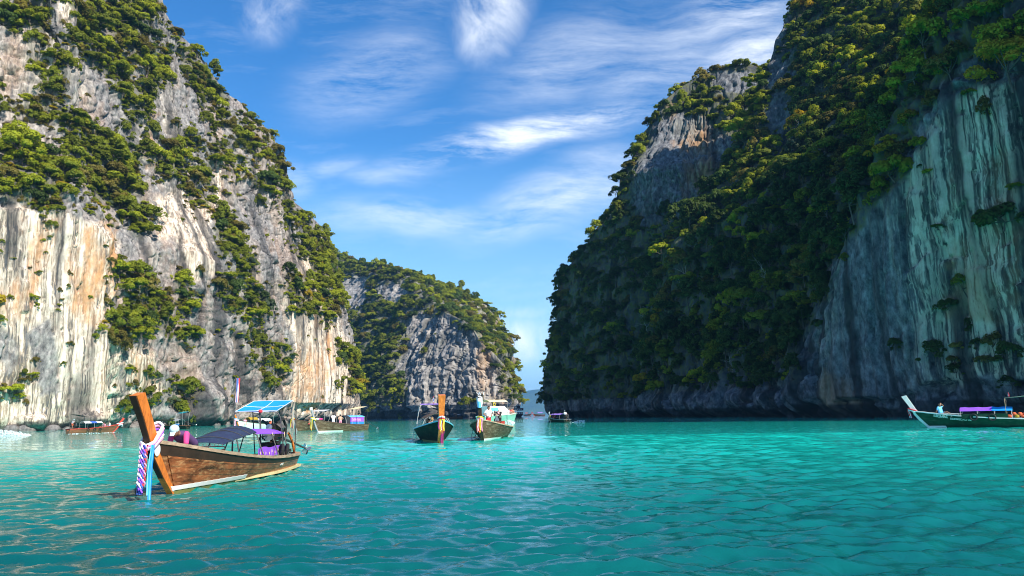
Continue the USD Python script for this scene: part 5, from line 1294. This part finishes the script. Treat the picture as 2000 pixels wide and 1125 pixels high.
# boat H, pale, with a mustard cover
H_ = Boat('pale longtail boat with a mustard yellow cover behind the nearest boat', gpt(470, 140), gpt(532, 147), 1.6, .85, .75, 2.1, .9, 'white_paint', 'dark_wood', stripe=None)
H_.stem(1.0, .5, .3, .15, 'stem_orange')
H_.canopy(H_.xb - 1.6, H_.xb - 3.6, 1.6, 1.65, 2.1, 'mustard_cloth', 2, 'pale_tube')
H_.canopy(H_.xb - 3.8, H_.xs + .9, 1.6, 1.45, 1.85, 'white_cloth', 3, 'pale_tube')
H_.awning(H_.xb - 3.6, H_.xs + .5, 1.7, 2.9, 3.3, 'white_cloth', 'pale_tube')
H_.engine(None, None, 2.0, .5)
garland(H_, 'pink and white flower garland on the prow of the pale boat', ['pink_cloth', 'white_cloth', 'pink_cloth', 'sky_blue_cloth'], 1.4, 4, 16, size=1.5)
person('passenger in pink at the bow of the pale boat', H_.world(H_.xb - .9, .2, 1.05), H_.ang + 1.0, 'sit', 'skin', 'pink_cloth', 'white_cloth')
person('passenger in orange near the stern of the pale boat', H_.world(H_.xs + .9, .4, .7), H_.ang + 1.0, 'sit', 'tan_skin', 'orange_vest', 'red_cloth')

# boat G, bow on, behind the near boat's stern
bow = gpt(578.5, 107.5); a = math.radians(-102)
G_ = Boat('olive brown longtail boat seen bow on behind the stern of the nearest boat', bow, bow - 9 * np.array([math.cos(a), math.sin(a)]), 1.6, .9, .85, 2.3, .8, 'hull_grey_wood', 'dark_wood', stripe=None)
G_.stem(1.2, .3, .24, .2, 'grey_cloth')
G_.awning(G_.xs + 2.6, G_.xs + .6, 2.0, 2.7, 2.9, 'white_cloth', 'pale_tube')
garland(G_, 'red and yellow garland on the bow of the olive brown boat behind the nearest boat', ['red_cloth', 'yellow_cloth', 'pink_cloth', 'yellow_cloth'], 1.2, 2, 17)
person('shirtless passenger on the left side of the bow on boat behind the nearest boat', G_.world(G_.xb - 1.6, -.85, .95), G_.ang + 1.2, 'sit', 'tan_skin', None, 'red_cloth')
person('shirtless passenger on the right side of the bow on boat behind the nearest boat', G_.world(G_.xb - 2.2, .85, .85), G_.ang - 1.2, 'sit', 'tan_skin', None, 'red_cloth')

# boat F, grey brown with a purple side cloth
F = Boat('brown longtail boat with a pale grey prow and lettered purple side cloth', gpt(621, 96.6), gpt(714, 103.0), 1.55, .80, .78, 2.1, .62, 'hull_grey_wood', 'dark_wood', stripe='white_paint', stripe_t=.55)
F.stem(1.5, .50, .26, .15, 'grey_cloth', cap='white_paint')
F.canopy(F.xb - 3.7, F.xs + .9, 1.7, 1.75, 1.95, None, 4, 'pale_tube', panels=[(F.xb - 3.7, F.xb - 4.5, 'dark_cloth'), (F.xb - 4.5, F.xs + .9, 'sky_blue_cloth')])
MB().sheet(np.array([[(x, .88, z) for z in (.80, 1.14)] for x in (F.xs + 3.4, F.xs + 2.2, F.xs + 1.1)]), .02).build('side_cloth', 'blue_plastic', F.root, False)
sc = MB().sheet(np.array([[(x, .88, z) for z in (1.14, 1.72)] for x in (F.xs + 3.4, F.xs + 2.2, F.xs + 1.1)]), .02).build('side_cloth', 'purple_cloth', F.root, False)
tm = meshkit.text_mesh('IaNd au', .30, .01, True); v = np.array(tm.vertices)
MB().add(np.stack([F.xs + 3.2 - v[:, 0], .895 + v[:, 2], 1.30 + v[:, 1]], 1), tm.faces).build('lettering', 'pink_cloth', F.root, False)
MB().box((F.xb - 4.2, 0, 1.25), (.9, 1.6, .9)).build('dark_curtain', 'dark_cloth', F.root, False)
F.awning(F.xs + 2.4, F.xs + .5, 1.6, 2.75, 3.1, 'cream_cloth', 'steel_tube')
F.engine(None, 1.3, 2.3, .25)
garland(F, 'yellow and white garland hanging from the pale grey prow', ['yellow_cloth', 'white_cloth', 'yellow_cloth', 'red_cloth'], 1.35, 3, 18, size=1.1)
r = thing('pink_cloth_bundle', 'pink and white cloth bundled on the bow beside the yellow garland', 'cloth', F.world(F.xb + .1, .1, 1.52), F.ang)
MB().ball((-.3, 0, .06), (.5, .22, .14), 2).build('bundle', 'hot_pink_cloth', r, True); MB().ball((.1, .05, .08), (.25, .2, .13), 2).build('fold', 'white_cloth', r, True)
person('man in a white shirt standing with his back turned on the brown boat', F.world(F.xb - 2.0, .55, .55), F.ang - 1.9, 'hips', 'tan_skin', 'white_cloth', 'white_cloth')
person('shirtless passenger in pink shorts standing on the brown boat beside the purple cloth', F.world(F.xb - 3.1, .6, .42), F.ang - 1.9, 'hips', 'skin', None, 'pink_cloth')
person('boatman standing by the engine of the boat with the purple side cloth', F.world(F.xs + 1.0, 0, .95), F.ang, 'steer', 'tan_skin', 'dark_cloth', 'dark_cloth')

# boat E, leaving on the right of the gap
E = Boat('crowded longtail boat with a purple roof leaving past the foot of the right cliff', gpt(1076, 150), gpt(1108, 138.5), 1.0, .60, .55, 2.1, .8, 'hull_dark_green', 'grey_cloth', stripe=None)
E.stem(.95, .4, .26, .15, 'white_paint', cap='white_paint')
E.canopy(E.xb - 2.0, E.xs + 2.0, 1.6, 1.35, 1.6, 'violet_cloth', 3, 'pale_tube')
E.engine(None, 1.1, 2.2, .05)
garland(E, 'yellow garland on the prow of the crowded boat', ['yellow_cloth', 'white_cloth', 'yellow_cloth'], .6, 2, 19, size=1.4)
for x, y, sh, po, lab in ((.9, .3, 'yellow_cloth', 'sit', 'passenger in yellow nearest the prow of the crowded boat'), (1.5, -.4, 'orange_vest', 'sit', 'passenger in orange behind the one in yellow on the crowded boat'), (3.0, .55, 'dark_cloth', 'sit', 'passenger in dark clothes under the purple roof of the crowded boat'), (4.2, .55, 'red_cloth', 'sit', 'passenger in red under the purple roof of the crowded boat'), (5.2, -.5, 'dark_cloth', 'stand', 'standing passenger in black on the crowded boat')):
    person(lab, E.world(E.xb - x, y, .70 if po == 'sit' else .2), E.ang + .5, po, 'tan_skin', sh, 'dark_cloth')
person('boatman in white leaning at the stern of the crowded boat', E.world(E.xs + 1.1, 0, .45), E.ang + .3, 'steer', 'tan_skin', 'white_cloth', 'dark_cloth', 'hair', 'cap_cloth')


# white motor cruiser behind boat B
def cruiser():
    bow, stern = gpt(1003, 152), gpt(938, 146)
    b = Boat('white motor cruiser with pale green hull and cream sun roof behind the olive boat', bow, stern, 1.9, 1.5, 1.4, 3.0, .8, 'hull_cruiser', 'white_paint', stripe='white_paint', name='motor_cruiser', sb=.85)
    x0, x1 = b.xs + .8, b.xb - 1.9
    g = MB()
    g.loft = None
    secs = [(x0, x1, 1.45, 1.2), (x0, x1 - .2, 2.4, 1.15), (x0 + .1, x1 - 1.3, 3.25, 1.05)]
    grid = np.array([[(a, w, z), (c, w * .8, z), (c, -w * .8, z), (a, -w, z), (a, w, z)] for a, c, z, w in secs])
    g.sheet(grid); g.add(grid[-1, :4], [[0, 1, 2, 3]])
    g.build('cabin', 'white_paint', b.root, 20)
    for s in (1, -1):
        for k in range(3):
            xa = x0 + .5 + k * 1.15
            MB().box((xa + .4, s * 1.195, 2.0), (.85, .05, .42)).build('window', 'dark_glass', b.root, False)
    MB().box((x1 - .55, 0, 2.85), (.1, 1.5, .3)).build('windscreen', 'dark_glass', b.root, False)
    b.canopy(x0 + .6, x1 - .6, 2.2, 4.0, 4.45, 'cream_cloth', 2, 'pale_tube')
    MB().sheet(np.array([[(x, -1.12, z) for z in (2.3, 2.9)] for x in np.linspace(x0 + 1.0, x0 + 2.8, 5)]), .03).build('towel', 'sky_blue_cloth', b.root, False)
    m = MB(); ph = np.linspace(0, 2 * np.pi, 17)
    m.tube([(x0 + 1.9 + .3 * math.cos(t), -1.0, 3.6 + .3 * math.sin(t)) for t in ph], .07, 6, False).build('life_ring', 'yellow_cloth', b.root, True)
    m = MB()
    for s in (1, -1):
        e = np.array([b.pt(t, 1, s) + [0, 0, .55] for t in np.linspace(.6, .98, 9)]); m.tube(e, .025, 5)
        for q in e[::2]: m.tube([q, q - [0, 0, .55]], .02, 4)
    m.build('bow_rail', 'pale_tube', b.root, True)
    for x, y, z, sh, lab in ((b.xb - 1.0, -.4, 1.85, 'red_cloth', 'passenger in red on the bow of the white cruiser'), (b.xb - 1.7, -.6, 1.8, 'pink_cloth', 'passenger in pink before the cabin of the white cruiser'), (b.xs + 2.6, -1.25, 1.55, 'dark_cloth', 'passenger in dark clothes on the side deck of the white cruiser'), (b.xs + 3.5, -1.25, 1.55, 'pink_cloth', 'passenger in pale pink on the side deck of the white cruiser'), (b.xb - .2, 0, 1.9, 'orange_vest', 'passenger in orange at the bow tip of the white cruiser')):
        person(lab, b.world(x, y, z), b.ang - 1.3, 'sit', 'skin', sh, 'dark_cloth')
    return b


plain('hull_cruiser', (0.24, 0.52, 0.42), .4, vary=.1)
mat('dark_glass', {'p': ('principled_bsdf', {'base_color': (.02, .025, .03), 'roughness': .08, 'specular_ior_level': .6})}, [], 'p.BSDF')
cruiser()


def ferry():
    b = Boat('dark double deck ferry seen from astern in the gap beside the middle headland', gpt(1013, 420), gpt(1012.6, 400), 1.6, 1.3, 1.3, 5.0, 1.5, 'dark_cloth', 'dark_wood', stripe=None, name='ferry_boat', sb=.95)
    for z, w, nm in ((1.4, 4.6, 'lower_cabin'), (3.3, 5.2, 'upper_deck')):
        MB().box((-.5, 0, z + .55), (14, w, 1.1)).build(nm, 'dark_cloth', b.root, False)
    for y in (-1.6, -.55, .55, 1.6):
        MB().box((-7.53, y, 1.9), (.1, .7, .6)).build('window', 'white_paint', b.root, False)
        MB().box((-7.53, y, 3.95), (.1, .7, .35)).build('window', 'white_paint', b.root, False)
    MB().box((-.5, 0, 4.5), (14.5, 5.6, .14)).build('roof', 'grey_cloth', b.root, False)
    MB().box((1, 0, 5.2), (2.4, 2.0, 1.2)).tube([(0, 0, 5.8), (0, 0, 7.0)], .12, 6).build('wheelhouse', 'dark_cloth', b.root, False)


ferry()
for (p1, p2, dist, rf, lab) in ((1023, 1036, 640, 'orange_vest', 'tiny far longtail boat on the open sea, left one in the gap'), (1064, 1044, 520, 'violet_cloth', 'tiny far longtail boat with a violet roof at the foot of the right cliff')):
    b = Boat(lab, gpt(p2, dist), gpt(p1, dist + 2), 1.4, .8, .8, 2.2, 1.0, 'dark_wood', 'dark_wood', stripe=None)
    b.stem(1.3, .9, .34, .2, 'red_paint'); b.canopy(b.xb - 2, b.xs + 1.5, 1.9, 1.9, 2.3, rf, 2)
for px, dist, rf, lab in ((885, 330, 'dark_cloth', 'small dark boat moored under the middle headland, left of the two'), (897, 335, 'grey_cloth', 'small dark boat moored under the middle headland, right of the two')):
    b = Boat(lab, gpt(px + 5.5, dist), gpt(px - 4, dist + 3), 1.2, .8, .8, 2.0, .6, 'dark_wood', 'dark_wood', stripe=None)
    b.stem(.7, .4, .3, .2, 'dark_wood'); b.canopy(b.xb - .6, b.xs + .4, 1.7, 1.8, 2.1, rf, 2)


# white water thrown up by the moving boats
def spray(label, px, y, length, ang, height, n, seed, width=.8, size=.12):
    g = np.random.default_rng(seed)
    p = gpt(px, y)
    c, s = math.cos(ang), math.sin(ang)
    m = MB(); ico = trimesh.creation.icosphere(0, 1.0); V, Fc = np.array(ico.vertices), ico.faces
    for _ in range(n):
        a = g.random() ** .8; w = width * (.3 + a); h = height * math.sin(min(1, a * 1.3) * 3.14 * .55) * g.random() ** 1.8
        q = np.array([a * length, g.normal() * w, h]); r = size * (.3 + g.random() ** 2)
        m.add(V * [r * 2.0, r * 1.4, r * .75] * (1 + .25 * g.normal(size=(len(V), 1))) + q, Fc)
    o = m.build('spray', 'spray_foam', None, True)
    UsdGeom.Xformable(o).AddTranslateOp().Set(Gf.Vec3d(float(p[0]), float(p[1]), .0)); UsdGeom.Xformable(o).AddRotateZOp().Set(math.degrees(ang))
    tag(o, label, 'spray', None, 'stuff')


spray('white spray thrown up behind the propeller of the moving boat at the left edge', 62, 121.5, 9, math.pi + .05, 1.0, 3400, 1, 1.0, .05)
spray('white foam along the waterline of the moving boat at the left', 236, 131, 8.5, D.ang + math.pi - .03, .10, 90, 2, .25, .045)
spray('white bow wave of the white motor cruiser', 1006, 151, 3.0, 3.6, .7, 500, 3, .4, .07)
spray('small white splash behind the crowded boat on the right of the gap', 1118, 137.5, 2.2, .2, .4, 120, 4, .3, .06)
